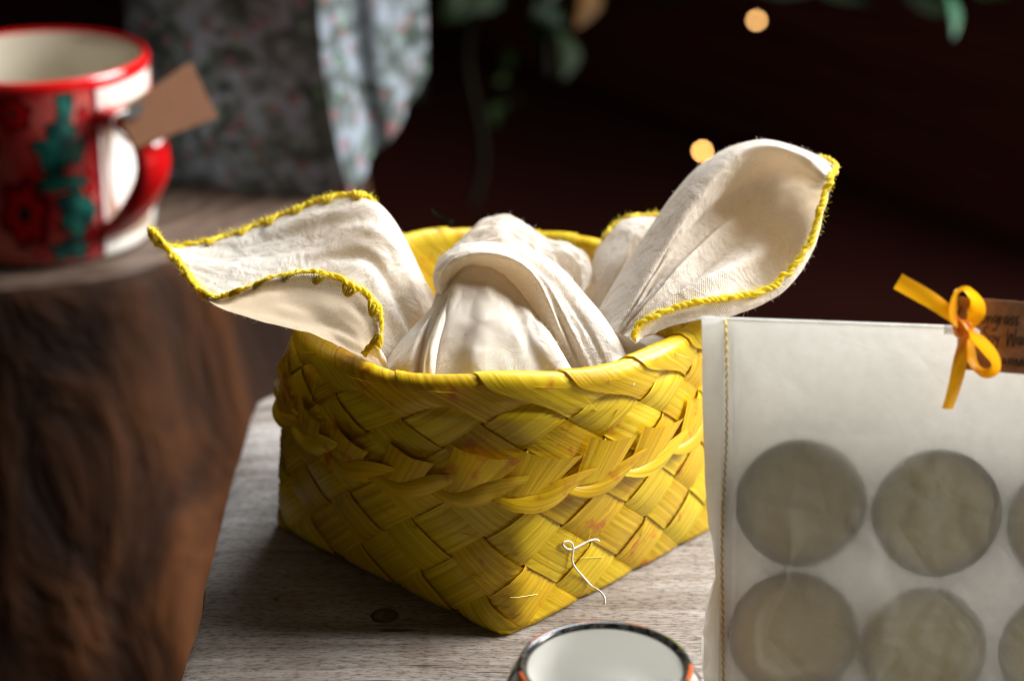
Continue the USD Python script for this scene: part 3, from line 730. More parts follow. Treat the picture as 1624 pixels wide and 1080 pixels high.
# pleats left of the knot
PA = [(600, 612, .668), (622, 556, .668), (652, 520, .674), (684, 486, .682), (704, 450, .690)]
PB = [(618, 612, .656), (634, 560, .656), (660, 520, .662), (690, 480, .672), (706, 440, .682)]
PC = [(648, 612, .651), (656, 562, .652), (674, 520, .658), (698, 480, .668), (710, 440, .680)]
PD = [(662, 612, .657), (667, 562, .659), (682, 520, .665), (702, 482, .674), (712, 450, .684)]
PE = [(668, 612, .649), (672, 560, .651), (686, 516, .658), (706, 472, .668), (722, 432, .678)]
PF = [(690, 612, .645), (694, 560, .648), (706, 510, .656), (722, 466, .666), (734, 430, .677)]
gp = loft([PA, PB, PC, PD, PE, PF], 70, 60, 0.0009, 51, ft=5)
obj_grid('napkin_pleat', gp, CLOTH, napkin)
# crumpled bunch behind the knot
BA = [(718, 420, .722), (742, 388, .724), (796, 362, .726), (846, 380, .726), (886, 392, .724), (922, 410, .720), (940, 446, .716)]
BB = [(716, 410, .710), (740, 382, .712), (796, 358, .714), (842, 384, .714), (880, 398, .712), (914, 418, .708), (934, 452, .704)]
BC = [(724, 416, .700), (750, 392, .700), (800, 376, .701), (844, 400, .704), (878, 412, .700), (906, 434, .698), (924, 464, .697)]
BD = [(736, 430, .694), (764, 412, .692), (806, 398, .692), (848, 420, .694), (878, 438, .692), (900, 458, .690), (912, 484, .690)]
gb = loft([BA, BB, BC, BD], 80, 140, 0.0036, 61, ft=7)
obj_grid('knot_bunch', gb, CLOTH, napkin)
# sheet right of the knot running to the rim
SA = [(930, 470, .706), (962, 505, .704), (1000, 535, .700), (1050, 560, .694)]
SB_ = [(935, 492, .692), (966, 526, .686), (1000, 548, .680), (1040, 570, .674)]
SC = [(940, 530, .676), (966, 552, .668), (994, 572, .660), (1020, 592, .655)]
SD = [(945, 575, .664), (965, 588, .657), (985, 600, .650), (1005, 612, .646)]
gs = loft([SA, SB_, SC, SD], 40, 50, 0.0009, 71, ft=4)
obj_grid('napkin_fold', gs, CLOTH, napkin)
# lint standing off the yarn and the cloth
def lint(pts, nrm, count, lo, hi):
    P_, W_ = [], []
    n = len(pts)
    for _ in range(count):
        k = int(rng.integers(0, n))
        d = nrm[k] * rng.uniform(0.2, 1.0) + rng.normal(size=3) * 0.7
        d /= np.linalg.norm(d); e = rng.normal(size=3); L = rng.uniform(lo, hi)
        P_ += [pts[k], pts[k] + d * L * 0.35, pts[k] + d * L * 0.7 + e * L * 0.12, pts[k] + d * L + e * L * 0.3]
        W_ += [0.00007, 0.00006, 0.00005, 0.00003]
    return P_, W_


def add_lint(name, parts, mat_):
    P_ = sum((p for p, _ in parts), []); W_ = sum((w for _, w in parts), [])
    c = UsdGeom.BasisCurves.Define(stage, path_for(name, napkin))
    c.CreateTypeAttr('cubic'); c.CreateBasisAttr('bspline'); c.CreateWrapAttr('pinned')
    c.CreatePointsAttr(Vt.Vec3fArray.FromNumpy(np.array(P_, np.float32)))
    c.CreateCurveVertexCountsAttr(Vt.IntArray.FromNumpy(np.full(len(P_) // 4, 4, np.int32)))
    c.CreateWidthsAttr(Vt.FloatArray.FromNumpy(np.array(W_, np.float32))); c.SetWidthsInterpolation('vertex')
    UsdShade.MaterialBindingAPI.Apply(c.GetPrim()).Bind(mat_)
    tag(c.GetPrim(), kind='stuff')


gl = creases(gl, [(0.16, 0.22, 0.03, 0.0018, 0.45, 1.2), (0.26, 0.30, 0.03, -0.0020, 0.40, 1.2), (0.36, 0.36, 0.03, 0.0018, 0.5, 1.2), (0.10, 0.08, 0.02, -0.0012, 0.15, 0.7), (0.20, 0.14, 0.025, 0.0012, 0.05, 0.55), (0.70, 0.80, 0.03, 0.0011, 0.15, 0.9), (0.80, 0.74, 0.025, -0.0010, 0.25, 1.0), (0.90, 0.88, 0.025, 0.0009, 0.4, 1.0)])
obj_grid('napkin_corner', gl, CLOTH, napkin)
tag(stage.GetPrimAtPath('/World/cloth_napkin/napkin_corner_001'), 'left corner, lying open over the rim')
LINT = []
for g_ in (gl, gr, gf, gh, gk, gb):
    n_ = grid_normals(g_).reshape(-1, 3); p_ = g_.reshape(-1, 3)
    n_ = n_ * np.sign(np.einsum('ij,ij->i', n_, EYE - p_))[:, None]
    LINT.append(lint(p_, n_, 900, 0.0006, 0.0018))
add_lint('cloth_lint', LINT, CLOTH)
ed = [np.vstack([gl[0, na::-1], gl[1:-1, 0], gl[-1, :]]), gr[-1, :], gf[2, 27:]]
add_lint('yarn_lint', [lint(resample(e, 0.0002)[0] + rng.normal(size=(len(resample(e, 0.0002)[0]), 3)) * 0.0006, np.zeros((len(resample(e, 0.0002)[0]), 3)) + UP * 0.3, int(len(resample(e, 0.0002)[0]) * 5), 0.0008, 0.0019) for e in ed], YARN)

# cloth lying in the basket under the knot
rr, tt_ = np.meshgrid(np.linspace(0.001, 0.058, 30), np.linspace(0, 2 * np.pi, 90), indexing='ij')
xx, yy = rr * np.cos(tt_), rr * np.sin(tt_) * 1.0
zz = 0.068 - 3.5 * rr ** 2 + 0.004 * np.sin(5 * tt_ + 1) * (rr / 0.058) + 0.004 * (meshkit.fbm(stk([xx * 60, yy * 60, 0 * xx], -1), 3) - 0.5)
obj_grid('napkin_body', stk([xx, yy, zz], -1), CLOTH, napkin)

# ------------------------------------------------------------------ thread on the basket front
th = thing('loose_thread', 'curled white thread clinging to the front of the yellow basket', 'thread')


def on_wall(px, py, d):
    """Point on the basket's outer wall under a pixel, pushed out by d."""
    best = None
    Aq, Sq = np.meshgrid(np.linspace(-1, 8, 181), np.linspace(0.0, H, 170), indexing='ij')
    W = wall_off(Aq, Sq, 0 * Aq + d)
    r = W - EYE; z = r @ FWD
    e = (812 + FPX * r[..., 0] / z - px) ** 2 + (540 - FPX * (r @ UP) / z - py) ** 2
    return W[np.unravel_index(np.argmin(e), e.shape)]


tp = [on_wall(x, y, 0.0027) for x, y in ((949, 857), (925, 861), (905, 870), (895, 868), (893, 861), (900, 859), (907, 868), (909, 885), (919, 908), (938, 928))] + [P(952, 938, .655), P(959, 948, .652), P(958, 958, .652)]
obj('strand', tube(spline(tp, 90), 0.00032, 6), THREAD, th, True)

# ------------------------------------------------------------------ paper bag of tea lights
LEAN = math.radians(14)
BN = np.array([0, -math.cos(LEAN), math.sin(LEAN)])          # front normal of the bag
BU = np.array([0, math.sin(LEAN), math.cos(LEAN)])           # up along the bag
B0 = P(1300, 800, 0.612)                                     # mid plane of the bag


def bag_uv(px, py):
    p = on_plane(px, py, B0, BN) - B0
    return p[0], p @ BU


def bag_pt(u, v, d):
    return B0 + np.multiply.outer(np.asarray(u, float), RIGHT) + np.multiply.outer(np.asarray(v, float), BU) + np.multiply.outer(np.asarray(d, float), BN)


bag = thing('paper_bag', 'white translucent paper bag with gold stitched seam filled with round candles', 'bag')
u0, v_top = bag_uv(1112, 503)
useam = bag_uv(1146, 600)[0]
v_bot = -B0[2] / BU[2] + 0.002
u1 = bag_uv(1840, 600)[0]
CR = 0.0184
cands = [(1266, 797, 0.0), (1478, 813, 0.0002), (1690, 830, -0.0004), (1254, 1004, 0.0), (1456, 1027, -0.0006), (1676, 1032, -0.0004)]
cuv = [bag_uv(x, y - 8) for x, y, _ in cands]
TH = 0.0055


def left_edge(v):
    pts = [(1112, 503), (1114, 640), (1117, 760), (1123, 830), (1133, 885), (1134, 915), (1120, 955), (1114, 1000), (1114, 1060), (1122, 1110)]
    uv = np.array([bag_uv(*p) for p in pts])[::-1]
    return np.interp(v, uv[:, 1], uv[:, 0])


def sheet(u, v, side):
    dl = np.clip(u - useam, 0, 1); dr = np.clip(u1 - 0.004 - u, 0, 1); dt = np.clip(v_top - v, 0, 1)
    g = (1 - np.exp(-dl / 0.0011)) * (1 - np.exp(-dr / 0.002)) * np.clip(dt / 0.030, 0, 1) ** 0.8
    base = (TH + 0.0006) * g
    n = meshkit.fbm(stk([u * 55, v * 55, 0 * u + side * 7], -1), 4) - 0.5
    n2 = np.abs(meshkit.fbm(stk([u * 38 + 5, v * 30, 0 * u + side * 3], -1), 3) - 0.5)
    low = np.clip((-v - 0.012) / 0.03, 0, 1); mid_ = np.clip((0.025 - v) / 0.03, 0, 1)
    return base + g * (0.0012 * np.clip(n + 0.1, 0, 1) + 0.0022 * np.clip(0.10 - n2, 0, 1) * 1.7 * (low + 0.6 * mid_ * (1 - low)) + 0.0003 * low) + (1 - g) * 0.0006 * n


uu, vv = np.meshgrid(np.linspace(0, 1, 120), np.linspace(v_bot, v_top, 110), indexing='ij')
for side, nm in ((1, 'front_sheet'), (-1, 'back_sheet')):
    U = useam + (u1 - useam) * uu ** 1.25
    D = sheet(U, vv, side)
    vt = v_bot + (vv - v_bot) * (1 - 0.036 * (U - u0) / (v_top - v_bot))
    D = D + 0.0010 * np.sin(U * 70 + 0.6) * np.clip((v_top - vv) / 0.02, 0, 1) * (U - useam > 0.003) * 0.5
    obj_grid(nm, bag_pt(U, vt, side * (D + 0.00025)), PAPER, bag)
# seam allowance left of the stitching
q, vv2 = np.meshgrid(np.linspace(0, 1, 12), np.linspace(v_bot, v_top, 90), indexing='ij')
L = left_edge(vv2)
U = L + (useam + 0.0006 - L) * q
D = 0.0010 * (1 - q) * np.sin(vv2 * 160) + 0.0028 * (1 - q) ** 2 * np.clip((-vv2) / 0.03, 0, 1) * np.sin(vv2 * 210 + 1)
obj_grid('seam_allowance', bag_pt(U, vv2, D + 0.0006), PAPER, bag)
obj_grid('seam_allowance', bag_pt(U + 0.0004 * (1 - q), vv2, -D * 0.4 - 0.0006 - 0.001 * (1 - q)), PAPER, bag)
sv = np.linspace(v_bot, v_top - 0.0005, 700)
su = useam + 0.0003 + 0.0006 * np.sin(sv * 55) + 0.00012 * np.sin(sv * 2 * np.pi / 0.0022)
su = su + 0.0009 * np.clip((-sv) / 0.03, 0, 1)
obj('seam_stitching', tube(bag_pt(su, sv, 0.0011 + 0.00035 * np.sin(sv * 2 * np.pi / 0.0022) + sheet(su, sv, 1)), 0.00026, 5), GOLD, bag, True)
# rolled top lip
tv = np.linspace(0, 1, 60)
lipu = left_edge(v_top) + (u1 - left_edge(v_top)) * tv
obj('top_lip', tube(bag_pt(lipu, v_top - 0.0003 - 0.036 * (lipu - u0), 0 * tv), 0.00055, 7), PAPER, bag, True)

for k, ((cu, cv), (cx_, cy_, gap)) in enumerate(zip(cuv, cands)):
    where = ['upper left', 'upper middle', 'upper right, cut by the frame', 'lower left', 'lower middle', 'lower right, cut by the frame'][k]
    c = thing('tea_light', f'round ivory tea light in paper bag, {where}', 'candle', 'tea lights in the paper bag')
    prof = [(0.0005, TH - 0.0002), (CR * 0.3, TH - 0.0002), (CR * 0.7, TH - 0.0006), (CR * 0.86, TH - 0.0010), (CR * 0.925, TH - 0.0018)]
    cup = [(CR * 0.92, TH - 0.0020), (CR * 0.955, TH), (CR * 0.995, TH + 0.0002), (CR, TH - 0.0004), (CR * 0.985, -TH), (CR * 0.97, -TH - 0.0002), (0.0004, -TH - 0.0002)]
    T = np.eye(4); T[:3, 0] = RIGHT; T[:3, 1] = BU; T[:3, 2] = np.cross(RIGHT, BU)
    if T[:3, 2] @ BN < 0:
        T[:3, 2] = -T[:3, 2]; T[:3, 1] = -T[:3, 1]
    T[:3, 3] = bag_pt(cu, cv, gap)
    for nm, pr, m in (('wax', prof, WAX), ('cup', cup, TIN)):
        me = lathe(pr, 48); me.apply_transform(T); obj(nm, me, m, c)
    wk = tube(np.array([[0, 0, TH - 0.001], [0, 0.001, TH - 0.0002], [0, 0.004, TH]]), 0.0005, 6); wk.apply_transform(T); obj('wick', wk, THREAD, c)

# ------------------------------------------------------------------ tag and ribbon on the bag
card = thing('gift_tag', 'brown kraft card tag with handwriting at the top of paper bag', 'tag')
tagc = [bag_uv(*p) for p in ((1513, 466), (1760, 486), (1757, 600), (1510, 579))]
tc_ = np.array(tagc)
e1 = tc_[1] - tc_[0]; e2 = tc_[3] - tc_[0]


def tag_pt(a, b, d=0.0):
    q = tc_[0] + np.multiply.outer(a, e1) + np.multiply.outer(b, e2)
    return bag_pt(q[..., 0], q[..., 1], 0.0062 + d + 0.0012 * np.asarray(a) * 0)


aa, bb2 = np.meshgrid(np.linspace(0, 1, 12), np.linspace(0, 1, 8), indexing='ij')
f_ = tag_pt(aa, bb2, 0.0004).reshape(-1, 3); k_ = tag_pt(aa, bb2, 0.0).reshape(-1, 3)
bx = hull_of(np.vstack([f_, k_]))
obj('card', bx, KRAFT, card, 30)
GLY = {'L': [[(0.1, 1), (0, 0.1), (0.1, 0), (0.5, 0.05)]], 'e': [[(0.02, .25), (.35, .32), (.28, .5), (.08, .42), (.03, .15), (.2, 0), (.42, .1)]],
       'm': [[(0, .5), (.04, 0), (.08, .35), (.2, .5), (.26, .3), (.26, 0), (.32, .35), (.44, .5), (.5, .3), (.52, 0)]],
       'o': [[(.2, .5), (.03, .3), (.1, .02), (.32, .1), (.36, .38), (.2, .5)]], 'n': [[(0, .5), (.04, 0), (.1, .35), (.25, .5), (.32, .3), (.34, 0)]],
       'g': [[(.32, .45), (.1, .5), (.03, .2), (.2, .05), (.33, .42), (.34, -.2), (.15, -.45), (.02, -.3)]], 'r': [[(0, .5), (.05, 0), (.1, .35), (.28, .5)]],
       'a': [[(.32, .45), (.1, .5), (.03, .15), (.18, 0), (.32, .42), (.35, 0)]], 's': [[(.3, .45), (.08, .48), (.1, .28), (.28, .2), (.2, 0), (0, .06)]],
       'S': [[(.42, .9), (.15, 1), (.05, .75), (.3, .55), (.42, .25), (.2, 0), (0, .12)]], 'y': [[(0, .5), (.14, .15)], [(.32, .5), (.1, -.4)]],
       'W': [[(0, .95), (.12, .02), (.3, .7), (.46, .02), (.66, 1)]], 'x': [[(0, .5), (.3, 0)], [(.32, .5), (0, 0)]]}


def written(text, px, py, h, slant=0.15, gap=0.52):
    ms, x = [], 0.0
    for ch in text:
        if ch == ' ':
            x += 0.5; continue
        for st in GLY[ch]:
            pts = np.array(st, float)
            pts = spline(pts, 14) if len(pts) > 2 else np.linspace(pts[0], pts[1], 6)
            pp = (pts + [x, 0]) + stk([pts[:, 1] * slant, 0 * pts[:, 1]], 1)
            o = np.array([px, py])
            q = np.array([bag_uv(o[0] + a * h * 0.78, o[1] - b * h + a * h * 0.045) for a, b in pp])
            ms.append(tube(bag_pt(q[:, 0], q[:, 1], 0 * q[:, 0] + 0.00668), 0.00017, 5))
        x += max(p[0] for st in GLY[ch] for p in st) + 0.13
    return cat(ms)


obj('handwriting', written('Lemongrass', 1512, 505, 25, gap=0.5), INK, card, True)
obj('handwriting', written('Soy Wax', 1549, 538, 25), INK, card, True)
tm = meshkit.text_mesh('ARMA', 0.0021, 0.0002)
o_ = bag_uv(1578, 573); tv_ = tm.vertices
obj('printed_name', trimesh.Trimesh(bag_pt(o_[0] + tv_[:, 0], o_[1] + tv_[:, 1] - 0.05 * tv_[:, 0], 0.0066 + tv_[:, 2]), tm.faces, process=False), INK, card)
# paper edge showing over the card
lip = np.array([bag_uv(1490, 517), bag_uv(1520, 518.5), bag_uv(1545, 522)])
obj('folded_edge', tube(bag_pt(spline(np.c_[lip, 0 * lip[:, 0]], 12)[:, 0], spline(np.c_[lip, 0 * lip[:, 0]], 12)[:, 1], 0.0072 + np.zeros(12)), np.r_[np.full(10, 0.0013), 0.0011, 0.0006], 8), PAPER, bag, True)

bow = thing('ribbon_bow', 'orange satin ribbon tied in a bow beside the kraft tag', 'ribbon')


def ribbon(name, ctr, width, tilt, n=40, taper=None):
    """ctr: (px, py, out) along the middle; tilt: degrees of roll about the path at each control point."""
    c = np.array([bag_pt(*bag_uv(x, y), d) for x, y, d in ctr])
    c = spline(c, n)
    ro = np.radians(np.interp(np.linspace(0, 1, n), np.linspace(0, 1, len(tilt)), tilt))
    t = np.gradient(c, axis=0); t /= np.linalg.norm(t, axis=1, keepdims=True)
    s0 = np.cross(BN, t); s0 /= np.linalg.norm(s0, axis=1, keepdims=True)
    n0 = np.cross(t, s0)
    s = np.cos(ro)[:, None] * s0 + np.sin(ro)[:, None] * n0
    w = np.linspace(-1, 1, 7)
    wd = width / 2 * (np.ones(n) if taper is None else np.interp(np.linspace(0, 1, n), np.linspace(0, 1, len(taper)), taper))
    nn = np.cross(t, s)
    g = c[:, None] + s[:, None] * (w[None, :] * wd[:, None])[..., None] + nn[:, None] * ((1 - w ** 2) * 0.0004)[None, :, None]
    obj_grid(name, g, SATIN, bow)


ribbon('tail', [(1513, 512, .0095), (1490, 486, .0105), (1455, 462, .011), (1414, 439, .010)], 0.0046, [35, 12, 4, 2], taper=[.5, .9, 1, 1])
ribbon('tail', [(1516, 520, .0095), (1512, 555, .0102), (1505, 590, .0105), (1492, 638, .0095)], 0.0044, [60, 25, -15, -30], taper=[.5, .85, .9, .9])
ribbon('loop', [(1514, 510, .0095), (1498, 482, .012), (1503, 456, .0125), (1520, 452, .010), (1536, 466, .0085), (1538, 487, .0090), (1520, 512, .0095)], 0.0058, [70, 50, 62, 80, 66, 40, 60], 50, taper=[.5, .9, 1, 1, 1, .95, .5])
ribbon('loop', [(1516, 518, .0095), (1536, 528, .012), (1557, 552, .0125), (1562, 576, .0105), (1548, 582, .0085), (1530, 556, .0085), (1518, 522, .0095)], 0.0056, [65, 48, 58, 80, 64, 38, 60], 50, taper=[.5, .85, 1, 1, 1, .9, .5])
kn = trimesh.creation.icosphere(3, 1.0)
kv = kn.vertices * [0.0028, 0.0030, 0.0022]
kv = kv * (1 + 0.10 * np.sin(kv[:, :1] * 2600 + kv[:, 1:2] * 1500))
kc = bag_uv(1515, 515)
obj('knot', trimesh.Trimesh(bag_pt(kc[0] + kv[:, 0], kc[1] + kv[:, 1], 0.0098 + kv[:, 2]), kn.faces, process=False), SATIN, bow, True)

# ------------------------------------------------------------------ painted bowl
bowl = thing('painted_bowl', 'small white bowl with black painted rim in front of the basket', 'bowl')
bc = np.array([0.0282, -0.1420, 0.0])
outer = [(0.0150, 0.0002), (0.0165, 0.0010), (0.0215, 0.0070), (0.0252, 0.0150), (0.0258, 0.0200), (0.0248, 0.0250), (0.0230, 0.0288), (0.0221, 0.0303)]
inner = [(0.0197, 0.0300), (0.0208, 0.0260), (0.0222, 0.0200), (0.0222, 0.0150), (0.0190, 0.0075), (0.0130, 0.0036), (0.0003, 0.0032)]


def smooth_prof(p, n, zk=1.0):
    return spline(np.c_[np.array(p) * [1, zk], np.zeros(len(p))], n)[:, :2]


rim = [(0.0223, 0.0300), (0.0222, 0.0309), (0.0217, 0.0314), (0.0209, 0.0314), (0.0201, 0.0309), (0.0198, 0.0300)]


outer, inner, rim = ([(q_[0] * 1.05, q_[1]) for q_ in pr_] for pr_ in (outer, inner, rim))


def patch(prof, a0, a1, v0, v1, off, n=14, m=8, pinch=0.0):
    pr = smooth_prof(prof, 200)
    q = np.linspace(0, 1, n)[:, None]; w = np.linspace(v0, v1, m)[None, :]
    half = (1 - pinch) + pinch * np.sin(np.pi * np.linspace(0, 1, m))[None, :]
    a = (a0 + a1) / 2 + (q - 0.5) * (a1 - a0) * half
    R = np.interp(w, np.linspace(0, 1, 200), pr[:, 0]) + off + 0 * q
    Z = np.interp(w, np.linspace(0, 1, 200), pr[:, 1]) + 0 * q
    return stk([R * np.cos(a) + bc[0], R * np.sin(a) + bc[1], Z], -1)


D2 = math.pi / 180
obj('body', lathe(smooth_prof(outer, 30), 72, bc), GLAZE, bowl, True)
obj('inside', lathe(smooth_prof(inner, 30), 72, bc), GLAZE, bowl, True)
obj('rim', lathe(smooth_prof(rim, 12), 72, bc), BLACKG, bowl, True)
for a0, a1, m in ((92, 108, ORANGEG), (58, 73, ORANGEG), (128, 150, ORANGEG), (20, 40, GREENG), (-20, 0, ORANGEG), (190, 212, ORANGEG)):
    obj_grid('rim_dab', patch(rim, a0 * D2, a1 * D2, 0.12, 0.62, 0.00016), m, bowl)
cols = [ORANGEG, YELLOWG, GREENG, BLACKG]
for k in range(12):
    a = (k * 30 + 4) * D2
    obj_grid('painted_petal', patch(outer, a, a + 22 * D2, 0.62, 0.97, 0.00012, pinch=0.8), cols[(k * 3 + k // 4) % 3], bowl)
    obj_grid('painted_line', patch(outer, a + 23.5 * D2, a + 27.5 * D2, 0.45, 0.98, 0.00014, n=4, m=12), BLACKG, bowl)
    obj_grid('painted_petal', patch(outer, a + 12 * D2, a + 32 * D2, 0.2, 0.56, 0.00012, pinch=0.8), cols[(k + 1) % 3], bowl)

# ------------------------------------------------------------------ stump with mug, tag and floral bag
stump = thing('tree_stump', 'dark sawn tree stump with pale flat top behind the table', 'stump')
sc = np.array([-0.252, 0.385])
angs = np.linspace(0, 2 * np.pi, 180, endpoint=False)


def srad(a, z):
    d = stk([np.cos(a) * 3.0, np.sin(a) * 3.0, z * 3.0], -1)
    d2 = stk([np.cos(a) * 11, np.sin(a) * 11, z * 5.0], -1)
    return 0.177 * (1 + 0.09 * (meshkit.fbm(d, 3, 5) - 0.5) + 0.035 * (meshkit.fbm(d2, 3, 8) - 0.5))


zs = np.concatenate([[0.0, -0.003, -0.008], np.linspace(-0.02, -0.455, 70)])
aG, zG = np.meshgrid(angs, zs)
rG = srad(aG, zG) * np.where(zG == 0, 0.985, np.where(zG > -0.004, 0.995, 1.0)) * (1 + 0.9 * np.minimum(-zG, 0.22))
sg = stk([sc[0] + rG * np.cos(aG), sc[1] + rG * np.sin(aG), zG], -1)
f = grid_faces(len(zs), 180, True)
sm = trimesh.Trimesh(sg.reshape(-1, 3), np.vstack([f[:, [0, 1, 2]], f[:, [0, 2, 3]]]), process=False)
obj('bark', sm, BARK, stump, 60)
tv2 = np.vstack([sg[0], [[sc[0], sc[1], 0.001]]])
obj('cut_top', trimesh.Trimesh(tv2, stk([np.arange(180), (np.arange(180) + 1) % 180, np.full(180, 180)], 1), process=False), STUMPTOP, stump)

mug = thing('painted_mug', 'red and teal flower painted ceramic mug standing on the stump', 'mug')
MR, MH, MZ = 0.0478, 0.0830, 0.083 / 0.088
m_r = on_z(232, 88, MH + 0.001)
mc = np.array([m_r[0] - MR, m_r[1] + 0.002, 0.001])
mo = [(0.040, 0.0), (0.0440, 0.0012), (0.0458, 0.006), (0.0470, 0.03), (0.0474, 0.06), (0.0478, 0.0862)]
mi = [(0.0446, 0.0862), (0.0440, 0.05), (0.0430, 0.012), (0.036, 0.006), (0.0004, 0.005)]
bc_keep = bc
bc = mc
obj('body', lathe(smooth_prof(mo, 40, MZ), 96, mc), GLAZE, mug, True)
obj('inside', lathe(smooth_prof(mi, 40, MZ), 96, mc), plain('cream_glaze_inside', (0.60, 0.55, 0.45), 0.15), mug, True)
obj('rim', lathe(np.array([(0.0446, 0.0855), (0.0452, 0.0872), (0.0464, 0.088), (0.0476, 0.0874), (0.0482, 0.0855), (0.0482, 0.0828), (0.0479, 0.0822)]) * [1, MZ], 96, mc), DEEPRED, mug, True)


def mug_patch(shape, off, m, name):
    """shape: polygon in (angle deg, height) painted on the side as a thin coat."""
    from shapely.geometry import Polygon
    import shapely
    poly = Polygon(shape).buffer(0)
    v, f = trimesh.creation.triangulate_polygon(poly.segmentize(2.0), engine='earcut')
    t = trimesh.Trimesh(np.c_[v, 0 * v[:, 0]], f, process=False)
    t = t.subdivide_to_size(3.0)
    v = t.vertices
    pr = smooth_prof(mo, 200)
    R = np.interp(v[:, 1] / 1000, pr[:, 1], pr[:, 0]) + off
    a = np.radians(v[:, 0])
    obj(name, trimesh.Trimesh(stk([mc[0] + R * np.cos(a), mc[1] + R * np.sin(a), mc[2] + v[:, 1] / 1000 * MZ], 1), t.faces, process=False), m, mug, True)


def blob(cx, cy, rx, ry, lobes=5, amp=0.2, ph=0.0, n=50):
    q = np.linspace(0, 2 * np.pi, n, endpoint=False)
    r = 1 + amp * np.sin(lobes * q + ph)
    return np.c_[cx + rx * r * np.cos(q), cy + ry * r * np.sin(q)]


mug_patch([(-168, 1.5), (-50, 1.5), (-50, 84), (-168, 84)], 0.00025, REDG, 'red_panel')
mug_patch([(-52, 2), (-49, 2), (-49, 84), (-52, 84)], 0.0004, DARKRED, 'painted_line')
for pts in (blob(-69, 62, 5.5, 10, 5, .22, .4), blob(-66, 76, 3.5, 7, 3, .2), blob(-62, 56, 4, 5, 3, .2), blob(-78, 58, 5, 4, 3, .2), blob(-58, 25, 4, 4, 3, .2), blob(-74, 52, 6, 9, 4, .2, 1.5), blob(-70, 41, 13, 3.2, 3, .15, 2), blob(-65, 28, 7, 9, 5, .2, .8), blob(-64, 18, 4, 7, 3, .2), blob(-69, 8.5, 9, 4.5, 5, .2)):
    c_ = pts.mean(0)
    mug_patch(c_ + (pts - c_) * 1.22, 0.00042, BLACKG, 'painted_outline')
    mug_patch(pts, 0.0006, TEALG, 'teal_leaf')
for (cx_, cy_, r1, r2) in ((-91, 27, 13, 17), (-92, 74, 9, 8), (-116, 55, 14, 17), (-57, 12, 5, 7), (-56, 40, 3, 7), (-57, 68, 4, 8), (-84, 8, 6, 4), (-122, 14, 12, 12), (-80, 52, 3, 5)):
    mug_patch(blob(cx_, cy_, r1, r2, 6, .14), 0.0004, DARKRED, 'painted_flower')
    mug_patch(blob(cx_, cy_, r1 * .72, r2 * .72, 6, .16, .5), 0.00055, DEEPRED, 'painted_flower')
    mug_patch(blob(cx_, cy_, r1 * .25, r2 * .25, 5, .1), 0.0007, BLACKG, 'painted_flower')
mug_patch([(-44, 74), (-2, 74), (-2, 81), (-20, 80.5), (-44, 80.5)], 0.0004, plain('cream_glaze', (0.78, 0.74, 0.66), 0.15), 'cream_panel')
mug_patch([(-46, 8), (-10, 8), (-10, 73), (-46, 73)], 0.0003, plain('taupe_glaze', (0.36, 0.28, 0.20), 0.15), 'taupe_panel')
mug_patch(blob(-30, 42, 14, 26, 2, .04, 1.5), 0.0005, GLAZE, 'white_panel')
mug_patch([(-8, 20), (10, 20), (10, 80), (-8, 80)], 0.0003, plain('pink_glaze', (0.60, 0.16, 0.14), 0.15), 'pink_panel')
# handle: broad strap out of the right side
ha = math.radians(-42)
hd = np.array([math.cos(ha), math.sin(ha), 0]); hs = np.array([-hd[1], hd[0], 0])
hp = [(0.0455, 0.068), (0.058, 0.070), (0.072, 0.064), (0.0755, 0.052), (0.068, 0.036), (0.056, 0.022), (0.0455, 0.014)]
hc = spline(np.array([mc + hd * a + np.array([0, 0, z]) for a, z in np.array(hp) * [1, MZ]]), 40)
tg = np.gradient(hc, axis=0); tg /= np.linalg.norm(tg, axis=1, keepdims=True)
hn = np.cross(tg, hs)
q = np.linspace(0, 2 * np.pi, 16, endpoint=False)
hg = hc[:, None] + 0.0085 * np.sign(np.cos(q))[None, :, None] * (np.abs(np.cos(q)) ** 0.7)[None, :, None] * hs + 0.0042 * np.sin(q)[None, :, None] * hn[:, None]
ff = grid_faces(40, 16, True)
obj('handle', trimesh.Trimesh(hg.reshape(-1, 3), np.vstack([ff[:, [0, 1, 2]], ff[:, [0, 2, 3]]]), process=False), DEEPRED, mug, True)
bc = bc_keep

mt = thing('mug_tag', 'brown kraft tag hanging from the handle of the red mug', 'tag')
dpt = (mc - EYE) @ FWD - 0.080
cor = np.array([P(185, 178, dpt), P(302, 98, dpt + .02), P(346, 186, dpt + .015), P(215, 236, dpt - .004)])
nrm = np.cross(cor[1] - cor[0], cor[3] - cor[0]); nrm /= np.linalg.norm(nrm)
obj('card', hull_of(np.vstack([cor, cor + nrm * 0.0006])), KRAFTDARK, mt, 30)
pc_ = cor[0] * .60 + cor[1] * .16 + cor[3] * .24
if nrm @ (EYE - pc_) < 0:
    nrm = -nrm
ex = cor[1] - cor[0]; ex /= np.linalg.norm(ex); ey = np.cross(nrm, ex)
q = np.linspace(0, 2 * np.pi, 20, endpoint=False)
bl = [pc_ + nrm * 0.0010 + ex * 0.0055 * math.cos(t) * (1 + .15 * math.sin(3 * t)) + ey * 0.0030 * math.sin(t) for t in q]
obj('printed_mark', hull_of(np.array(bl + [b + nrm * 0.0002 for b in bl])), INK, mt)
obj('string', tube(spline([cor[0] * .9 + cor[2] * .1 + nrm * .001, P(178, 190, dpt - .002), P(190, 215, dpt + .01), P(205, 225, dpt + .03)], 20), 0.0006, 6), THREAD, mt, True)

fb = thing('fabric_bag', 'grey floral cotton bag with pale lit side standing behind the mug', 'bag')
zt = 0.235
bl_, fr_ = np.array([-0.180, 0.368, 0.001]), on_z(556, 316, 0.001)
bk_ = fr_ + np.array([0.035, 0.060, 0])


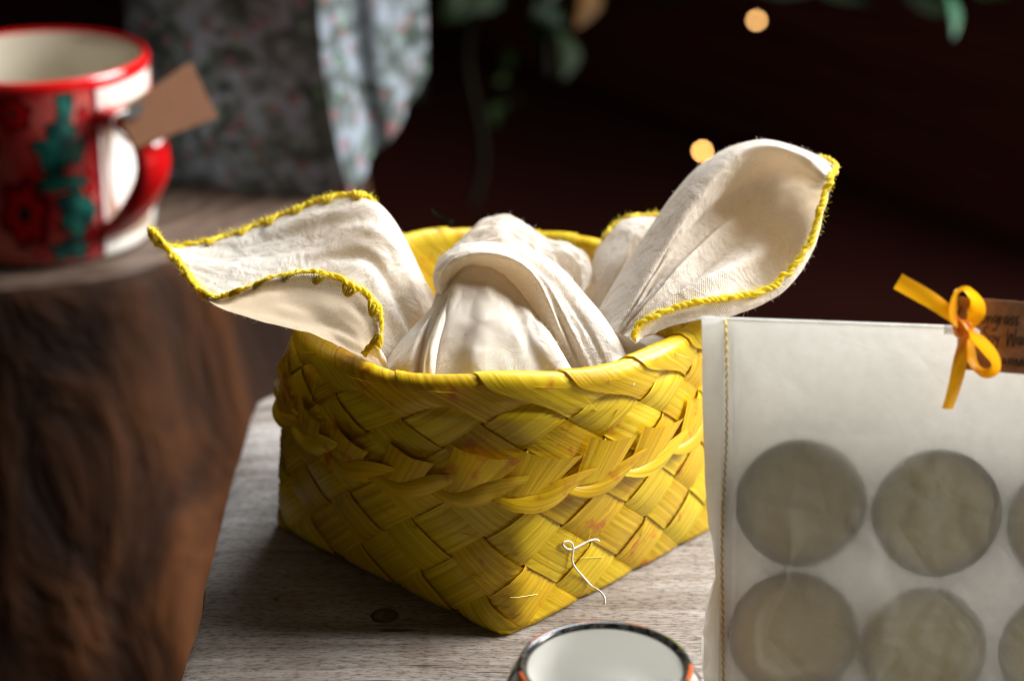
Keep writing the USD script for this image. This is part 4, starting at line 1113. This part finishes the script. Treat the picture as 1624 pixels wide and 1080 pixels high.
def bag_wall(a, b, ni=40, nj=30, seed=0, bow_=0.0, inset=None):
    s, t = np.meshgrid(np.linspace(0, 1, ni), np.linspace(0, 1, nj), indexing='ij')
    g = a + s[..., None] * (b - a) + t[..., None] * np.array([0, 0, zt])
    n = np.cross(b - a, [0, 0, 1.0]); n /= np.linalg.norm(n)
    w = bow_ * np.sin(np.pi * s) * np.sin(np.pi * (0.15 + 0.8 * t)) + 0.005 * (meshkit.fbm(stk([s * 4 + seed, t * 3.5, 0 * s], -1), 3) - 0.5) * np.sin(np.pi * s)
    return g + n * w[..., None], s, t


g, s, t = bag_wall(bl_, fr_, 70, 60, 2, 0.010)
g[..., 0] += -0.012 * s * np.sin(np.pi * np.clip(t * 1.3, 0, 1)) * 1.0
obj_grid('front_panel', g, FLORAL, fb)
g2, s, t = bag_wall(fr_, bk_, 40, 60, 9, 0.002)
g2[..., 0] += -0.012 * (1 - s) * np.sin(np.pi * np.clip(t * 1.3, 0, 1))
g2 = g2 + (np.array([0.004, -0.008, 0]) * (np.exp(-((s - 0.34) / 0.10) ** 2) * -0.9)[..., None])
g2[..., 2] += s ** 1.1 * 0.045 * (1 - t) ** 1.5          # gusset folded up towards the back
obj_grid('side_panel', g2, FLORAL, fb)
obj_grid('back_panel', stk([stk([bk_ + [0, 0, 0.03], bl_ + [0.0, 0.08, 0.0]]), stk([bk_ + [0, 0, zt], bl_ + [0, 0.08, zt]])]), FLORAL, fb)
obj_grid('side_panel', stk([stk([bl_ + [0, 0.08, 0], bl_]), stk([bl_ + [0, 0.08, zt], bl_ + [0, 0, zt]])]), FLORAL, fb)

# ------------------------------------------------------------------ plant and fairy lights in the dark background
plant = thing('hanging_plant', 'dark green trailing plant hanging at the top of the background', 'plant')


def leaf(base, tip, width, mat_, droop=0.01, facing=None):
    base, tip = np.asarray(base), np.asarray(tip)
    ax = tip - base
    fc = np.array(facing if facing is not None else (EYE - base)); fc = fc / np.linalg.norm(fc)
    sd = np.cross(ax, fc); sd /= np.linalg.norm(sd)
    nn = np.cross(sd, ax); nn /= np.linalg.norm(nn)
    t = np.linspace(0, 1, 14)[:, None]; w = np.linspace(-1, 1, 7)[None, :]
    wd = width * np.sin(np.pi * np.clip(t * 0.97 + 0.02, 0, 1) ** 0.75) ** 0.9
    g = base + t[..., None] * ax + (w * wd)[..., None] * sd + (np.abs(w) * wd * 0.35 + droop * np.sin(np.pi * t))[..., None] * nn
    obj_grid('leaf', g, mat_, plant)


vine = [P(1640, -120, 1.25), P(1560, -60, 1.25), P(1400, -50, 1.27), P(1180, -60, 1.32), P(960, -50, 1.36), P(880, 20, 1.38), P(870, 120, 1.39)]
obj('stem', tube(spline(vine, 60), 0.003, 6), STEM, plant, True)
vine2 = [P(880, -60, 1.36), P(770, -20, 1.4), P(740, 80, 1.42), P(760, 200, 1.45), P(745, 330, 1.47)]
obj('stem', tube(spline(vine2, 40), 0.003, 6), STEM, plant, True)
leaf(P(1450, -45, 1.24), P(1512, 62, 1.20), 0.014, LEAFGLOSS, 0.006, (0.85, -0.45, 0.35))
leaf(P(1420, -50, 1.26), P(1520, 20, 1.29), 0.012, LEAF, 0.006)
leaf(P(1560, -50, 1.25), P(1600, -4, 1.25), 0.013, LEAF)
leaf(P(1300, -50, 1.28), P(1380, 8, 1.27), 0.012, LEAF)
leaf(P(1180, -60, 1.3), P(1290, -10, 1.3), 0.013, LEAF)
leaf(P(1100, -55, 1.33), P(1050, 4, 1.33), 0.012, LEAF)
leaf(P(930, -40, 1.36), P(912, 46, 1.33), 0.011, LEAFDRY, 0.004, (0.8, -0.5, 0.4))
leaf(P(885, 50, 1.38), P(893, 128, 1.36), 0.011, LEAF, 0.004, (0.7, -0.6, 0.3))
leaf(P(880, 10, 1.38), P(842, 70, 1.38), 0.011, LEAF)
leaf(P(790, -30, 1.4), P(728, 22, 1.38), 0.012, LEAF, 0.004, (0.75, -0.5, 0.4))
leaf(P(850, -50, 1.4), P(870, 6, 1.38), 0.012, LEAF, 0.004, (0.75, -0.5, 0.4))
for k in range(3):
    x = 700 + 240 * random.random(); y = 330 * random.random() ** 1.3 - 20
    leaf(P(x, y, 1.44 + 0.12 * random.random()), P(x + random.uniform(-60, 60), y + random.uniform(30, 75), 1.44 + 0.12 * random.random()), random.uniform(0.008, 0.013), LEAF, 0.005, (random.uniform(-1, .4), -0.6, random.uniform(-.3, .6)))

fl_ = thing('fairy_lights', 'string of tiny warm fairy lights glowing against the dark wall', 'string lights')
b1, b2 = P(1200, 33, 1.70), P(1114, 240, 1.68)
for b, m in ((b1, GLOWDIM), (b2, GLOW)):
    s = trimesh.creation.icosphere(2, 0.0019); s.apply_translation(b); bp = obj('bulb', s, m, fl_, True)
obj('wire', tube(spline([P(1290, -140, 1.72), b1 + [0, 0.002, 0.003], P(1150, 130, 1.70), b2 + [0, 0.002, 0.003], P(1060, 330, 1.70), P(1010, 520, 1.72)], 60), 0.0003, 5), WIRE, fl_, True)
